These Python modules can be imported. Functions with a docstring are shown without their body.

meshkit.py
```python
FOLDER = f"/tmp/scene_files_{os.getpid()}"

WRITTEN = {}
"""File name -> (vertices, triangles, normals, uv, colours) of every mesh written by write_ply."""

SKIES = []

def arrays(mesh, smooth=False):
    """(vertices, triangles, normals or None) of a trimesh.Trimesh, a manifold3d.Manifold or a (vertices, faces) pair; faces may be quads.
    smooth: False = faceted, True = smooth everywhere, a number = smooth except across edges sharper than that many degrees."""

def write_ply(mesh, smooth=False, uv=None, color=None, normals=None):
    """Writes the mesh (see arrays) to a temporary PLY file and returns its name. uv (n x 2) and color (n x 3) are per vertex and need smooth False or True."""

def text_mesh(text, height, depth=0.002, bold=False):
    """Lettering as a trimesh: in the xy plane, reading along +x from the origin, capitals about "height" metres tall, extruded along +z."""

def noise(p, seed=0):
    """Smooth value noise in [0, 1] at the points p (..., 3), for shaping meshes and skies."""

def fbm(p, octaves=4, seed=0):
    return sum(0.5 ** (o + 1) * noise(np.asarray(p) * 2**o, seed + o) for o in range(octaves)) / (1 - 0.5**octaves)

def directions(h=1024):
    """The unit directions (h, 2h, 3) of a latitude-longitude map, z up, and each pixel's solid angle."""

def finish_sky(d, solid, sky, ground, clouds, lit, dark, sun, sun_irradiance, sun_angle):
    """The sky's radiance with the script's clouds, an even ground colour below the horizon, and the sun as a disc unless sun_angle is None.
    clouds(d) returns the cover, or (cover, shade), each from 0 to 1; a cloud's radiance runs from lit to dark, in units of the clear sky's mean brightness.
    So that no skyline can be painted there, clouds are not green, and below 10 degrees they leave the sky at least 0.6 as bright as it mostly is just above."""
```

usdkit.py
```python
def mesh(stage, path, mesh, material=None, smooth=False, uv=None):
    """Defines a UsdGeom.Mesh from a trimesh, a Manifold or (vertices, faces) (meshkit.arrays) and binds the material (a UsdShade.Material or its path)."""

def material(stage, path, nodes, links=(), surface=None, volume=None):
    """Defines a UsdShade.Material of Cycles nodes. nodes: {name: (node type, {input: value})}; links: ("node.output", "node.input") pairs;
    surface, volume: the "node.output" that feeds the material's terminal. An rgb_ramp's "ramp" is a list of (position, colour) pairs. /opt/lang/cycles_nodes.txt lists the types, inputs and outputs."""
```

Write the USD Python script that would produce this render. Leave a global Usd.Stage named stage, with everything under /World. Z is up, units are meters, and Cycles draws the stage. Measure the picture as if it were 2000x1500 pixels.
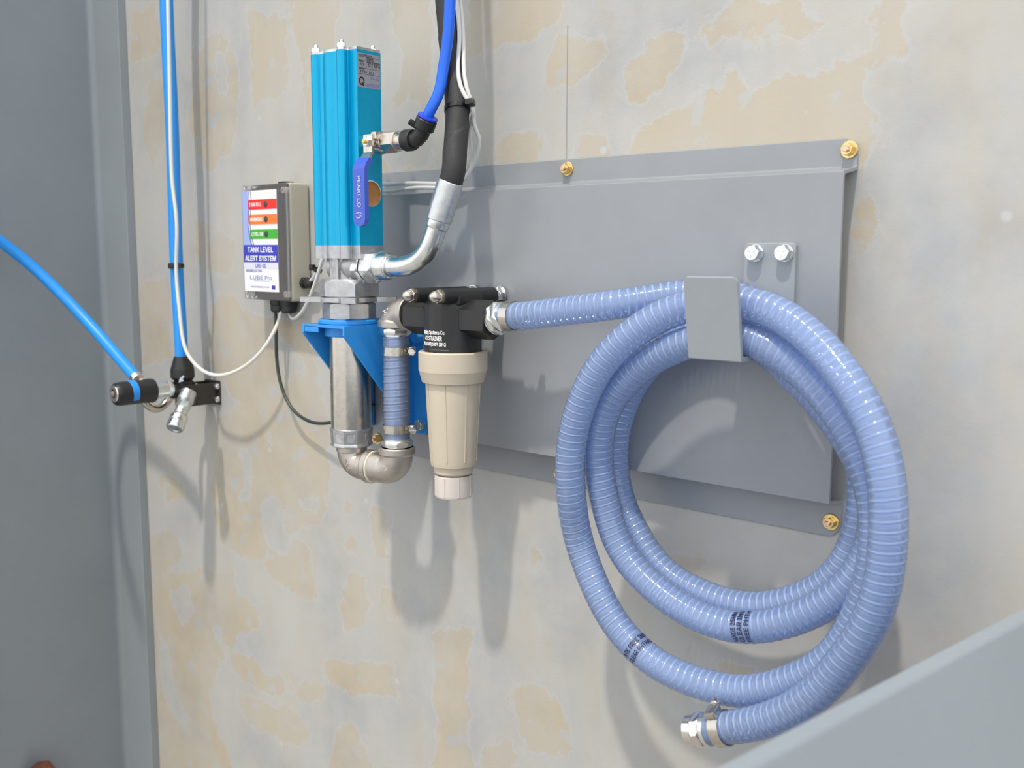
import math, random
import numpy as np, trimesh, shapely, usdkit, meshkit
import manifold3d as m3
from shapely.geometry import Polygon, Point, box as sbox, LineString
from shapely.ops import unary_union
from scipy.interpolate import CubicSpline
from pxr import Usd, UsdGeom, UsdLux, UsdShade, Gf, Sdf

stage = Usd.Stage.CreateInMemory()
UsdGeom.SetStageUpAxis(stage, 'Z'); UsdGeom.SetStageMetersPerUnit(stage, 1.0)
UsdGeom.Xform.Define(stage, '/World'); UsdGeom.Scope.Define(stage, '/World/Looks')
A = np.array
# ---------------------------------------------------------------- camera (36 mm wide, looks 41 degrees left of the wall's normal, 7.4 down)
R = A([[0.75073552, -0.08695881, 0.65485444], [0.66059858, 0.09524067, -0.74467358], [0.00238715, 0.99164882, 0.12894542]])
CAM = A([0.36677592, -0.87600748, 1.45918463]); FPX = 1967.0
cam = UsdGeom.Camera.Define(stage, '/World/camera')
cam.CreateHorizontalApertureAttr(36.0); cam.CreateVerticalApertureAttr(27.0); cam.CreateFocalLengthAttr(36.0 * FPX / 2000)
cam.CreateFStopAttr(7.0); cam.CreateFocusDistanceAttr(1.08); cam.CreateClippingRangeAttr(Gf.Vec2f(0.02, 200))
mx = np.eye(4); mx[:3, 0], mx[:3, 1], mx[:3, 2], mx[:3, 3] = R[:, 0], R[:, 1], R[:, 2], CAM
cam.AddTransformOp().Set(Gf.Matrix4d(*mx.T.ravel().tolist()))
cam.CreateExposureAttr(-0.06)
# ---------------------------------------------------------------- light: hazy sun high in front of the wall, and an even pale sky
dome = UsdLux.DomeLight.Define(stage, '/World/sky_light'); dome.CreateIntensityAttr(0.48); dome.CreateColorAttr(Gf.Vec3f(0.965, 0.985, 1.01))
sun = UsdLux.DistantLight.Define(stage, "/World/sun_light"); sun.CreateAngleAttr(2.3); sun.CreateNormalizeAttr(True); sun.CreateIntensityAttr(0.62); sun.CreateColorAttr(Gf.Vec3f(1.0, 0.92, 0.80))
L = A([0.20, -1.0, 2.0]); L = L / np.linalg.norm(L)
zx = L; xx = np.cross([0, 0, 1.0], zx); xx /= np.linalg.norm(xx); yx = np.cross(zx, xx)
ml = np.eye(4); ml[:3, 0], ml[:3, 1], ml[:3, 2] = xx, yx, zx
sun.AddTransformOp().Set(Gf.Matrix4d(*ml.T.ravel().tolist()))


# ================================================================ helpers
def at(px, py, Y):
    """the point at distance Y in front of the wall that shows at this place of the 2000 x 1500 photograph"""
    d = R @ A([(px - 1000) / FPX, -(py - 750) / FPX, -1.0])
    return CAM + d * ((-Y - CAM[1]) / d[1])


def lin(*c):
    c = A(c, float) / 255
    return tuple(np.where(c <= 0.04045, c / 12.92, ((c + 0.055) / 1.055) ** 2.4))


LOOKS = {}


def look(name, col, rough=0.5, metal=0.0, var=0.0, scale=60.0, bump=0.0, bscale=300.0, coat=0.0, spec=None, aniso=None, extra=None):
    """a principled look with a little noise in tone, gloss and relief"""
    if name in LOOKS: return LOOKS[name]
    n = {'tc': ('texture_coordinate', {}), 'p': ('principled_bsdf', dict(base_color=col, roughness=rough, metallic=metal, **({'coat_weight': coat, 'coat_roughness': 0.08} if coat else {}), **({'specular_ior_level': spec} if spec is not None else {}), **(extra or {})))}
    l = []
    if var:
        n['nz'] = ('noise_texture', dict(scale=scale, detail=4.0, roughness=0.6))
        lo = tuple(c * (1 - var) for c in col); hi = tuple(min(1, c * (1 + var)) for c in col)
        n['rp'] = ('rgb_ramp', {'ramp': [(0.25, lo), (0.75, hi)]})
        n['mr'] = ('map_range', dict(from_min=0.25, from_max=0.75, to_min=max(0.02, rough * (1 - var)), to_max=min(1, rough * (1 + var))))
        l += [('tc.object', 'nz.vector'), ('nz.fac', 'rp.fac'), ('rp.color', 'p.base_color'), ('nz.fac', 'mr.value'), ('mr.result', 'p.roughness')]
    if bump:
        n['bn'] = ('noise_texture', dict(scale=bscale, detail=3.0))
        n['bp'] = ('bump', dict(strength=bump, distance=0.001))
        l += [('tc.object', 'bn.vector'), ('bn.fac', 'bp.height'), ('bp.normal', 'p.normal')]
    LOOKS[name] = usdkit.material(stage, '/World/Looks/' + name, n, l, surface='p.BSDF')
    return LOOKS[name]


USED, LOC = {}, {}


def path_for(parent, name):
    base = (str(parent.GetPath()) if parent else '/World') + '/' + name
    k = USED.get(base, 0); USED[base] = k + 1
    return base if k == 0 else f'{base}_{k:03d}'


def tag(p, label=None, cat=None, group=None, kind=None):
    for k, v in (('label', label), ('category', cat), ('group', group), ('kind', kind)):
        if v: p.SetCustomDataByKey(k, v)
    return p


def thing(name, label, cat, loc, group=None):
    x = UsdGeom.Xform.Define(stage, path_for(None, name)); x.AddTranslateOp().Set(Gf.Vec3d(*map(float, loc)))
    p = x.GetPrim(); LOC[str(p.GetPath())] = A(loc, float)
    return tag(p, label, cat, group)


def shaded(mesh, smooth):
    """vertices, faces and normals; a number keeps edges sharper than that many degrees crisp, corner by corner"""
    if smooth is True or smooth is False: return meshkit.arrays(mesh, smooth)
    v, f, _ = meshkit.arrays(mesh, False)
    _, inv = np.unique(np.round(v, 6), axis=0, return_inverse=True); inv = inv.ravel()
    fn = np.cross(v[f[:, 1]] - v[f[:, 0]], v[f[:, 2]] - v[f[:, 0]]); ar = np.linalg.norm(fn, axis=1); ok = ar > 1e-14; f, fn, ar = f[ok], fn[ok], ar[ok]; un = fn / ar[:, None]
    cv = inv[f].ravel(); cf = np.repeat(np.arange(len(f)), 3); od = np.argsort(cv, kind='stable'); sv = cv[od]
    st = np.r_[0, np.nonzero(np.diff(sv))[0] + 1]; ln = np.diff(np.r_[st, len(sv)])
    a = np.repeat(np.arange(len(sv)), np.repeat(ln, ln)); b0 = np.repeat(st, ln * ln); kk = np.arange(len(a)) - np.repeat(np.cumsum(ln * ln) - ln * ln, ln * ln)
    b = b0 + kk % np.repeat(ln, ln * ln)
    fa, fb = cf[od[a]], cf[od[b]]; near_ = (un[fa] * un[fb]).sum(1) > math.cos(math.radians(smooth))
    acc = np.zeros((len(sv), 3)); np.add.at(acc, a[near_], fn[fb[near_]])
    acc /= np.maximum(np.linalg.norm(acc, axis=1, keepdims=True), 1e-20)
    cn = np.empty((len(cv), 3)); cn[od] = acc
    key = np.hstack([cv[:, None].astype(float), np.round(cn, 3)]); _, first, inv2 = np.unique(key, axis=0, return_index=True, return_inverse=True)
    return v[f.ravel()[first]], inv2.ravel().reshape(-1, 3), cn[first]


def obj(name, mesh, mat, parent=None, smooth=35, label=None, cat=None, kind=None, group=None):
    """one Mesh prim; the mesh is given in world coordinates"""
    v, f, n = shaded(mesh, smooth)
    o = LOC[str(parent.GetPath())] if parent else np.zeros(3)
    path = path_for(parent, name)
    m = usdkit.mesh(stage, path, (v - o, f), mat)
    if n is not None:
        m.CreateNormalsAttr(n.astype(np.float32)); m.SetNormalsInterpolation('vertex')
    LOC[path] = o
    return tag(m.GetPrim(), label, cat, group, kind)


def cat(*ms): return trimesh.util.concatenate([m for m in ms])


def frame(o, z=(0, 0, 1), x=None):
    z = A(z, float); z /= np.linalg.norm(z)
    x = A(x if x is not None else ((1, 0, 0) if abs(z[0]) < 0.9 else (0, 0, 1)), float); x = x - z * (x @ z); x /= np.linalg.norm(x)
    m = np.eye(4); m[:3, 0], m[:3, 1], m[:3, 2], m[:3, 3] = x, np.cross(z, x), z, o
    return m


def put(mesh, M):
    m = mesh.copy(); m.apply_transform(M); return m


def lathe(prof, seg=40, M=None, phase=0.0):
    """solid of revolution about z; prof is (r, z) from one end to the other"""
    prof = [tuple(map(float, p)) for p in prof]
    if prof[0][0] > 0: prof = [(0, prof[0][1])] + prof
    if prof[-1][0] > 0: prof = prof + [(0, prof[-1][1])]
    v, rows = [], []
    for r, z in prof:
        if r == 0: rows.append([len(v)]); v.append((0, 0, z))
        else:
            rows.append(list(range(len(v), len(v) + seg)))
            v += [(r * math.cos(phase + 2 * math.pi * k / seg), r * math.sin(phase + 2 * math.pi * k / seg), z) for k in range(seg)]
    f = []
    for a, b in zip(rows, rows[1:]):
        for k in range(seg):
            k2 = (k + 1) % seg
            if len(a) == 1 and len(b) == 1: break
            if len(a) == 1: f.append((a[0], b[k2], b[k]))
            elif len(b) == 1: f.append((a[k], a[k2], b[0]))
            else: f += [(a[k], a[k2], b[k2]), (a[k], b[k2], b[k])]
    m = trimesh.Trimesh(A(v), A(f), process=False)
    if m.volume < 0: m.invert()
    return put(m, M) if M is not None else m


def ring(ri, ro, h, seg=40, M=None, ch=0.0):
    """a flat ring or tube with square edges, z from 0 to h"""
    pr = [(ri, 0), (ro - ch, 0), (ro, ch), (ro, h - ch), (ro - ch, h), (ri, h), (ri, 0)]
    v, f, n = [], [], len(pr) - 1
    for k in range(seg):
        c, s = math.cos(2 * math.pi * k / seg), math.sin(2 * math.pi * k / seg)
        v += [(r * c, r * s, z) for r, z in pr[:-1]]
    for k in range(seg):
        for j in range(n):
            a, b = k * n + j, k * n + (j + 1) % n; c, d = ((k + 1) % seg) * n + j, ((k + 1) % seg) * n + (j + 1) % n
            f += [(a, c, d), (a, d, b)]
    m = trimesh.Trimesh(A(v), A(f), process=False)
    if m.volume < 0: m.invert()
    return put(m, M) if M is not None else m


def torus(Rr, r, M=None, seg=48, s2=10):
    pr = [(Rr + r * math.cos(2 * math.pi * k / s2), r * math.sin(2 * math.pi * k / s2)) for k in range(s2)]
    v, f = [], []
    for k in range(seg):
        c, s = math.cos(2 * math.pi * k / seg), math.sin(2 * math.pi * k / seg)
        v += [(q * c, q * s, z) for q, z in pr]
    for k in range(seg):
        for j in range(s2):
            a, b = k * s2 + j, k * s2 + (j + 1) % s2; c, d = ((k + 1) % seg) * s2 + j, ((k + 1) % seg) * s2 + (j + 1) % s2
            f += [(a, c, d), (a, d, b)]
    m = trimesh.Trimesh(A(v), A(f), process=False)
    return put(m, M) if M is not None else m


def hull(pts, M=None):
    m = trimesh.convex.convex_hull(A(pts, float))
    return put(m, M) if M is not None else m


def hexnut(af, h, M=None, n=6, ch=0.12, both=True, rot=0.0):
    """chamfered hexagon, z from 0 to h"""
    Rc = af / 2 / math.cos(math.pi / n); c = ch * af
    P = [(Rc * math.cos(rot + 2 * math.pi * k / n), Rc * math.sin(rot + 2 * math.pi * k / n), z) for k in range(n) for z in ((c * 0.6 if both else 0), h - c * 0.6)]
    rr = af / 2 * 0.985
    P += [(rr * math.cos(2 * math.pi * k / 36), rr * math.sin(2 * math.pi * k / 36), z) for k in range(36) for z in (0, h)]
    return hull(P, M)


def rbox(lo, hi, r=0.002, M=None):
    lo, hi = A(lo, float), A(hi, float); P = []
    dirs = [A(d) / np.linalg.norm(d) for d in [(x, y, z) for x in (-1, 0, 1) for y in (-1, 0, 1) for z in (-1, 0, 1) if (x, y, z) != (0, 0, 0)]]
    for c in [(x, y, z) for x in (0, 1) for y in (0, 1) for z in (0, 1)]:
        q = np.where(A(c) == 1, hi - r, lo + r)
        P += [q + r * d for d in dirs if all((dd == 0) or ((dd > 0) == (cc == 1)) for dd, cc in zip(d, c))]
    return hull(P, M)


def spline(P, n, r=None):
    P = A(P, float); s = np.r_[0, np.cumsum(np.linalg.norm(np.diff(P, axis=0), axis=1))]
    cs = CubicSpline(s, P); u = np.linspace(0, s[-1], 2000); q = cs(u)
    t = np.r_[0, np.cumsum(np.linalg.norm(np.diff(q, axis=0), axis=1))]
    w = np.interp(np.linspace(0, t[-1], n), t, u)
    return cs(w)


def frames(P):
    t = np.gradient(P, axis=0); t /= np.linalg.norm(t, axis=1, keepdims=True)
    a = np.zeros_like(P); x = np.cross(t[0], [0, 0, 1.0]); x = x if np.linalg.norm(x) > 0.2 else np.cross(t[0], [1.0, 0, 0])
    for i in range(len(P)):
        x = x - t[i] * (x @ t[i]); x /= np.linalg.norm(x); a[i] = x
    return t, a, np.cross(t, a)


def tube(P, r, sides=16, cap=True, rfun=None):
    P = A(P, float); n = len(P); t, a, b = frames(P)
    th = np.arange(sides) * 2 * np.pi / sides
    rr = np.broadcast_to(A(r, float).reshape(-1, 1) if np.ndim(r) else r, (n, sides)) if rfun is None else rfun(n, th)
    v = P[:, None] + rr[..., None] * (np.cos(th)[None, :, None] * a[:, None] + np.sin(th)[None, :, None] * b[:, None])
    i, j = np.meshgrid(np.arange(n - 1), np.arange(sides), indexing='ij'); j2 = (j + 1) % sides
    q = np.stack([i * sides + j, i * sides + j2, (i + 1) * sides + j2, (i + 1) * sides + j], -1).reshape(-1, 4)
    f = np.vstack([q[:, [0, 1, 2]], q[:, [0, 2, 3]]]); v = v.reshape(-1, 3)
    if cap:
        v = np.vstack([v, P[0], P[-1]]); k = np.arange(sides)
        f = np.vstack([f, np.stack([np.full(sides, n * sides), (k + 1) % sides, k], 1), np.stack([np.full(sides, n * sides + 1), (n - 1) * sides + k, (n - 1) * sides + (k + 1) % sides], 1)])
    m = trimesh.Trimesh(v, f, process=False)
    return m


def extr(poly, h, M=None):
    ps = getattr(poly, 'geoms', [poly])
    m = cat(*[trimesh.creation.extrude_polygon(p, h, engine='earcut') for p in ps])
    return put(m, M) if M is not None else m


def man(t):
    t = trimesh.Trimesh(t.vertices, t.faces, process=True); t.merge_vertices()
    return m3.Manifold(m3.Mesh(np.asarray(t.vertices, np.float32), np.asarray(t.faces, np.uint32)))


def back(m):
    q = m.to_mesh(); return trimesh.Trimesh(A(q.vert_properties[:, :3], float), A(q.tri_verts), process=False)


def rrect(w, h, r): return sbox(-w / 2 + r, -h / 2 + r, w / 2 - r, h / 2 - r).buffer(r, quad_segs=6)


def strip(pts, t, w, M):
    """bent sheet: polyline in a plane, thickness t, extruded by w along the frame's z"""
    return extr(LineString(pts).buffer(t / 2, cap_style='flat', join_style='round', quad_segs=5), w, M)


def text(s, h, M, bold=False, depth=0.0003, width=None, wrap=None):
    """lettering whose baseline starts at the frame's origin; width squeezes it; wrap bends it round a cylinder of that radius (x round the axis y)"""
    m = meshkit.text_mesh(s, h, depth, bold)
    if width: m.vertices[:, 0] *= width / (m.vertices[:, 0].max() - m.vertices[:, 0].min())
    if wrap:
        m = m.subdivide_to_size(max(h, 0.002), max_iter=12) if wrap < 0 else m
        w = abs(wrap); x, y, z = m.vertices.T; a = x / w
        m.vertices = np.stack([(w + z) * np.sin(a), y, (w + z) * np.cos(a)], 1)
    return put(m, M)


# ================================================================ looks
steel_grey = look('grey_enamel', lin(145, 149, 154), 0.28, var=0.05, scale=14, bump=0.02, bscale=90)
steel_grey2 = look('grey_bracket_enamel', lin(148, 154, 160), 0.36, var=0.03, scale=40)
col_grey = look('grey_column_paint', lin(144, 151, 156), 0.32, var=0.05, scale=6, bump=0.03, bscale=40)
tank_grey = look('grey_tank_paint', lin(140, 149, 157), 0.34, var=0.04, scale=5, bump=0.02, bscale=30)
turq = look('turquoise_anodised', lin(0, 164, 208), 0.28, 0.45, var=0.03, scale=90)
blue_paint = look('blue_powder_coat', lin(44, 146, 226), 0.42, var=0.03, scale=60)
zinc = look('bright_zinc', (0.78, 0.80, 0.80), 0.27, 1.0, var=0.12, scale=90)
zinc_dull = look('dull_zinc', (0.66, 0.68, 0.69), 0.34, 1.0, var=0.12, scale=120)
yellow_zinc = look('yellow_zinc', (0.80, 0.62, 0.30), 0.22, 1.0, var=0.25, scale=200)
copper_zinc = look('pinkish_zinc', (0.82, 0.56, 0.42), 0.24, 1.0, var=0.15, scale=200)
cast_al = look('cast_aluminium', (0.52, 0.52, 0.53), 0.40, 0.9, var=0.18, scale=110, bump=0.1, bscale=500)
stainless = look('brushed_stainless', (0.62, 0.58, 0.52), 0.24, 1.0, var=0.08, scale=150)
satin = look('satin_stainless', (0.52, 0.48, 0.44), 0.42, 0.95, var=0.08, scale=160, bump=0.15, bscale=1500)
nickel = look('nickel_brass', (0.66, 0.60, 0.53), 0.26, 1.0, var=0.12, scale=160)
polished = look('polished_steel', (0.80, 0.76, 0.72), 0.14, 1.0)
brass = look('brass', (0.80, 0.55, 0.20), 0.25, 1.0)
black_pl = look('black_plastic', lin(36, 36, 37), 0.42, var=0.15, scale=150)
black_gl = look('black_gloss', lin(22, 22, 23), 0.28)
black_rub = look('black_rubber', lin(44, 44, 46), 0.62, var=0.18, scale=300, bump=0.25, bscale=1500)
dark_steel = look('dark_steel', (0.05, 0.042, 0.04), 0.22, 0.3)
beige = look('beige_plastic', lin(199, 187, 168), 0.46, var=0.02, scale=60)
cream_pl = look('pale_plastic', lin(212, 203, 195), 0.38)
box_beige = look('box_plastic', lin(190, 184, 166), 0.5, var=0.02, scale=80)
white_cable = look('white_cable', lin(226, 224, 216), 0.4)
grey_cable = look('pale_grey_cable', lin(216, 217, 216), 0.42)
dark_cable = look('dark_cable', lin(52, 58, 56), 0.45)
hose_blue = look('blue_air_hose', lin(38, 148, 238), 0.40)
tube_blue = look('blue_air_tube', lin(20, 98, 225), 0.22)
collar_blue = look('blue_collar', lin(40, 70, 215), 0.35)
grip_blue = look('blue_vinyl', lin(66, 92, 196), 0.36)
grip_print = look('pale_print', lin(176, 186, 214), 0.5)
bronze = look('sintered_bronze', lin(188, 132, 74), 0.7, var=0.2, scale=900, bump=0.4, bscale=2500)
rust = look('rust', lin(120, 72, 52), 0.8, var=0.35, scale=180, bump=0.6, bscale=700)
thread_tape = look('thread_tape', lin(226, 224, 196), 0.5)
white_paper = look('white_label', lin(240, 241, 245), 0.45)
p_red = look('print_red', lin(240, 52, 42), 0.45); p_orange = look('print_orange', lin(247, 128, 52), 0.45); p_green = look('print_green', lin(72, 176, 56), 0.45)
p_blue = look('print_blue', lin(62, 66, 190), 0.45); p_pale = look('print_pale_blue', lin(160, 178, 226), 0.45); p_lilac = look('print_lilac', lin(222, 222, 238), 0.45)
p_white = look('print_white', lin(250, 250, 250), 0.45); p_grey = look('print_grey_blue', lin(120, 128, 180), 0.45); p_black = look('print_black', lin(40, 42, 48), 0.5)
hose_ink = look('hose_ink', lin(36, 36, 70), 0.45)
plate_silver = look('silver_foil', lin(160, 160, 168), 0.38, 0.3, var=0.05, scale=60)
foil_ink = look('foil_ink', lin(70, 72, 80), 0.5); foil_black = look('foil_black', lin(28, 34, 42), 0.5)
box_dark = look('dark_box_inside', lin(120, 116, 112), 0.4, var=0.4, scale=40)
clear_lid = usdkit.material(stage, '/World/Looks/clear_lid', {'t': ('transparent_bsdf', {'color': (0.96, 0.955, 0.95)}), 'g': ('glossy_bsdf', {'color': (1, 1, 1), 'roughness': 0.06}), 'fr': ('fresnel', {'IOR': 1.5}), 'd': ('diffuse_bsdf', {'color': (0.85, 0.82, 0.80)}), 'td': ('mix_closure', {'fac': 0.13}), 'm': ('mix_closure', {})},
                            [('fr.fac', 'm.fac'), ('t.BSDF', 'td.closure1'), ('d.BSDF', 'td.closure2'), ('td.closure', 'm.closure1'), ('g.BSDF', 'm.closure2')], surface='m.closure')
# clear blue PVC: part of the light passes, part is scattered in the wall, and the skin is glossy
def pvc(name, col, tint, clear, rough=0.16):
    return usdkit.material(stage, '/World/Looks/' + name, {
        't': ('transparent_bsdf', {'color': tint}), 'd': ('diffuse_bsdf', {'color': col}), 'l': ('translucent_bsdf', {'color': col}), 'dl': ('mix_closure', {'fac': 0.45}),
        'td': ('mix_closure', {'fac': 1 - clear}), 'g': ('glossy_bsdf', {'color': (1, 1, 1), 'roughness': rough}), 'fr': ('fresnel', {'IOR': 1.6}), 'm': ('mix_closure', {})},
        [('d.BSDF', 'dl.closure1'), ('l.BSDF', 'dl.closure2'), ('t.BSDF', 'td.closure1'), ('dl.closure', 'td.closure2'), ('fr.fac', 'm.fac'), ('td.closure', 'm.closure1'), ('g.BSDF', 'm.closure2')], surface='m.closure')
pvc_blue = pvc('clear_blue_hose', lin(190, 214, 255), lin(214, 230, 255), 0.52, 0.12)
pvc_rib = look('hose_spiral', lin(236, 241, 255), 0.2)
pvc_short = pvc('clear_blue_sleeve', lin(186, 205, 245), lin(214, 227, 252), 0.52, 0.12)

# ================================================================ the wall and its cement patches
def crop(ox, oy, s, pts): return [(ox + a / s, oy + b / s) for a, b in pts]
CREAM, GREY = [], []
a_ = lambda *p: CREAM.append(crop(900, 0, 2.5, p)); b_ = lambda *p: CREAM.append(crop(300, 800, 2.1425, p)); c_ = lambda *p: CREAM.append(crop(1640, 0, 3.0, p)); d_ = lambda *p: CREAM.append(list(p)); g_ = lambda *p: GREY.append(crop(300, 800, 2.1425, p)); h_ = lambda *p: GREY.append(list(p))
a_((40, -60), (540, -60), (520, 0), (470, 90), (330, 190), (200, 225), (100, 250), (30, 260)); a_((460, 180), (690, 185), (690, 290), (620, 350), (510, 415), (410, 400), (410, 330), (440, 260))
a_((960, 140), (1050, 135), (1065, 180), (1060, 320), (1000, 420), (870, 495), (820, 480), (790, 390), (830, 280), (930, 210)); a_((1230, 130), (1300, 70), (1350, -20), (1640, -20), (1690, 80), (1740, 120), (1700, 180), (1650, 200), (1500, 190), (1300, 170), (1230, 170))
a_((830, 700), (920, 640), (1130, 510), (1280, 440), (1330, 330), (1420, 420), (1560, 400), (1640, 370), (1800, 340), (2000, 280), (2000, 760), (1500, 760), (850, 860)); a_((150, 730), (220, 640), (330, 630), (410, 690), (410, 840), (150, 840)); a_((530, 820), (560, 700), (640, 665), (700, 680), (740, 750), (740, 820))
c_((270, -20), (350, -20), (400, 300), (250, 420), (100, 560), (0, 620), (-90, 600), (0, 400), (150, 370), (240, 200)); c_((120, 780), (190, 790), (150, 950), (170, 1100), (210, 1400), (90, 1500))
b_((730, 1050), (830, 1030), (1000, 1080), (1015, 1190), (900, 1190), (760, 1170), (725, 1110)); b_((810, 760), (830, 690), (880, 700), (910, 810), (880, 880), (830, 945), (790, 910)); b_((620, 1140), (700, 1150), (715, 1200), (660, 1250), (610, 1200))
b_((340, 1010), (440, 1060), (470, 1110), (570, 1130), (590, 1180), (460, 1190), (380, 1140), (330, 1080)); b_((470, 650), (600, 530), (660, 580), (660, 680), (680, 770), (640, 800), (560, 740))
b_((-60, 720), (200, 660), (330, 680), (350, 780), (430, 830), (440, 920), (340, 960), (340, 1010), (330, 1080), (270, 1030), (250, 1200), (240, 1280), (320, 1470), (340, 1540), (-60, 1540), (-60, 1000)); b_((480, 1240), (560, 1240), (660, 1350), (620, 1400), (500, 1370), (380, 1300), (330, 1200), (400, 1190))
b_((1160, 940), (1330, 920), (1330, 1540), (1180, 1540), (1190, 1200)); b_((960, 740), (1020, 740), (1040, 880), (980, 860), (955, 800)); b_((250, 20), (720, -40), (740, 300), (700, 470), (550, 520), (490, 600), (400, 620), (260, 560), (240, 300))
b_((20, 290), (110, 280), (140, 370), (60, 390)); b_((-60, 520), (80, 500), (120, 600), (60, 680), (-60, 700)); b_((1540, 650), (1590, 560), (1630, 620), (1610, 690), (1560, 680)); b_((1490, 1200), (1520, 1150), (1600, 1160), (1690, 1230), (1734, 1300), (1734, 1450), (1560, 1440), (1540, 1300)); b_((1390, 1440), (1480, 1390), (1540, 1440), (1500, 1540), (1380, 1540)); b_((770, 1340), (830, 1290), (850, 1330), (890, 1440), (920, 1540), (700, 1540), (760, 1400)); b_((790, 560), (840, 530), (860, 560), (830, 590), (800, 590)); b_((800, 370), (830, 370), (830, 450), (790, 450)); b_((920, 400), (985, 440), (975, 620), (925, 610))
d_((375, 110), (430, 60), (470, 150), (450, 300), (400, 340), (370, 250)); d_((560, -20), (840, -20), (855, 340), (760, 345), (610, 300), (590, 150)); d_((420, 560), (470, 600), (600, 640), (640, 830), (520, 850), (450, 760), (400, 700)); d_((255, 20), (300, 10), (310, 90), (270, 130), (255, 120)); d_((290, 160), (320, 150), (335, 250), (300, 330), (280, 250)); d_((270, 560), (330, 540), (340, 700), (280, 720)); d_((380, 420), (460, 470), (450, 540), (390, 520)); d_((1390, 1285), (1470, 1290), (1500, 1330), (1420, 1340)); d_((1270, 1080), (1380, 1090), (1340, 1180), (1290, 1150)); d_((480, 20), (560, 40), (560, 180), (500, 200))
g_((360, 160), (395, 150), (410, 250), (415, 380), (360, 380), (380, 280)); g_((470, 90), (500, 100), (515, 200), (490, 190)); g_((455, 400), (500, 350), (555, 430), (560, 580), (480, 600)); g_((600, 370), (690, 370), (690, 430), (620, 440)); g_((20, 920), (70, 1000), (100, 1200), (160, 1320), (90, 1290), (40, 1180)); g_((60, 760), (140, 740), (180, 850), (120, 900)); g_((240, 1170), (290, 1180), (400, 1320), (470, 1400), (470, 1480), (400, 1450), (290, 1390), (240, 1250)); g_((255, 910), (300, 960), (350, 1100), (290, 1050))
h_((655, -20), (760, -20), (790, 90), (770, 190), (745, 330), (640, 330)); h_((745, 215), (800, 190), (850, 260), (830, 330), (750, 340)); h_((520, 640), (560, 660), (600, 720), (560, 740)); h_((420, 90), (440, 100), (445, 200), (425, 180))


def wall_poly(px): 
    q = A([at(x, y, 0) for x, y in px])[:, [0, 2]]
    return Polygon(q).buffer(0).buffer(0.006, quad_segs=3).buffer(-0.006, quad_segs=3)
cream = unary_union([wall_poly(p) for p in CREAM]).difference(unary_union([wall_poly(p) for p in GREY]))
gx = np.unique(np.round(np.r_[np.linspace(-2.6, -1.36, 6), np.arange(-1.34, 0.50, 0.008), np.linspace(0.52, 2.4, 8)], 4))
gz = np.unique(np.round(np.r_[np.linspace(-0.02, 0.44, 4), np.arange(0.46, 1.96, 0.008), np.linspace(1.98, 3.0, 5)], 4))
GX, GZ = np.meshgrid(gx, gz, indexing='ij')
pts = shapely.points(GX.ravel(), GZ.ravel())
shapely.prepare(cream); edge = cream.boundary
dist = shapely.distance(pts, edge); inside = shapely.contains_xy(cream, GX.ravel(), GZ.ravel())
sdf = np.where(inside, dist, -dist).clip(-0.06, 0.06)
ni, nj = GX.shape; i, j = np.meshgrid(np.arange(ni - 1), np.arange(nj - 1), indexing='ij'); k = lambda a, b: (a * nj + b).ravel()
fq = np.stack([k(i, j), k(i + 1, j), k(i + 1, j + 1), k(i, j + 1)], 1)
wv = np.stack([GX.ravel(), np.zeros(GX.size), GZ.ravel()], 1); nb = len(wv)
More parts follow.
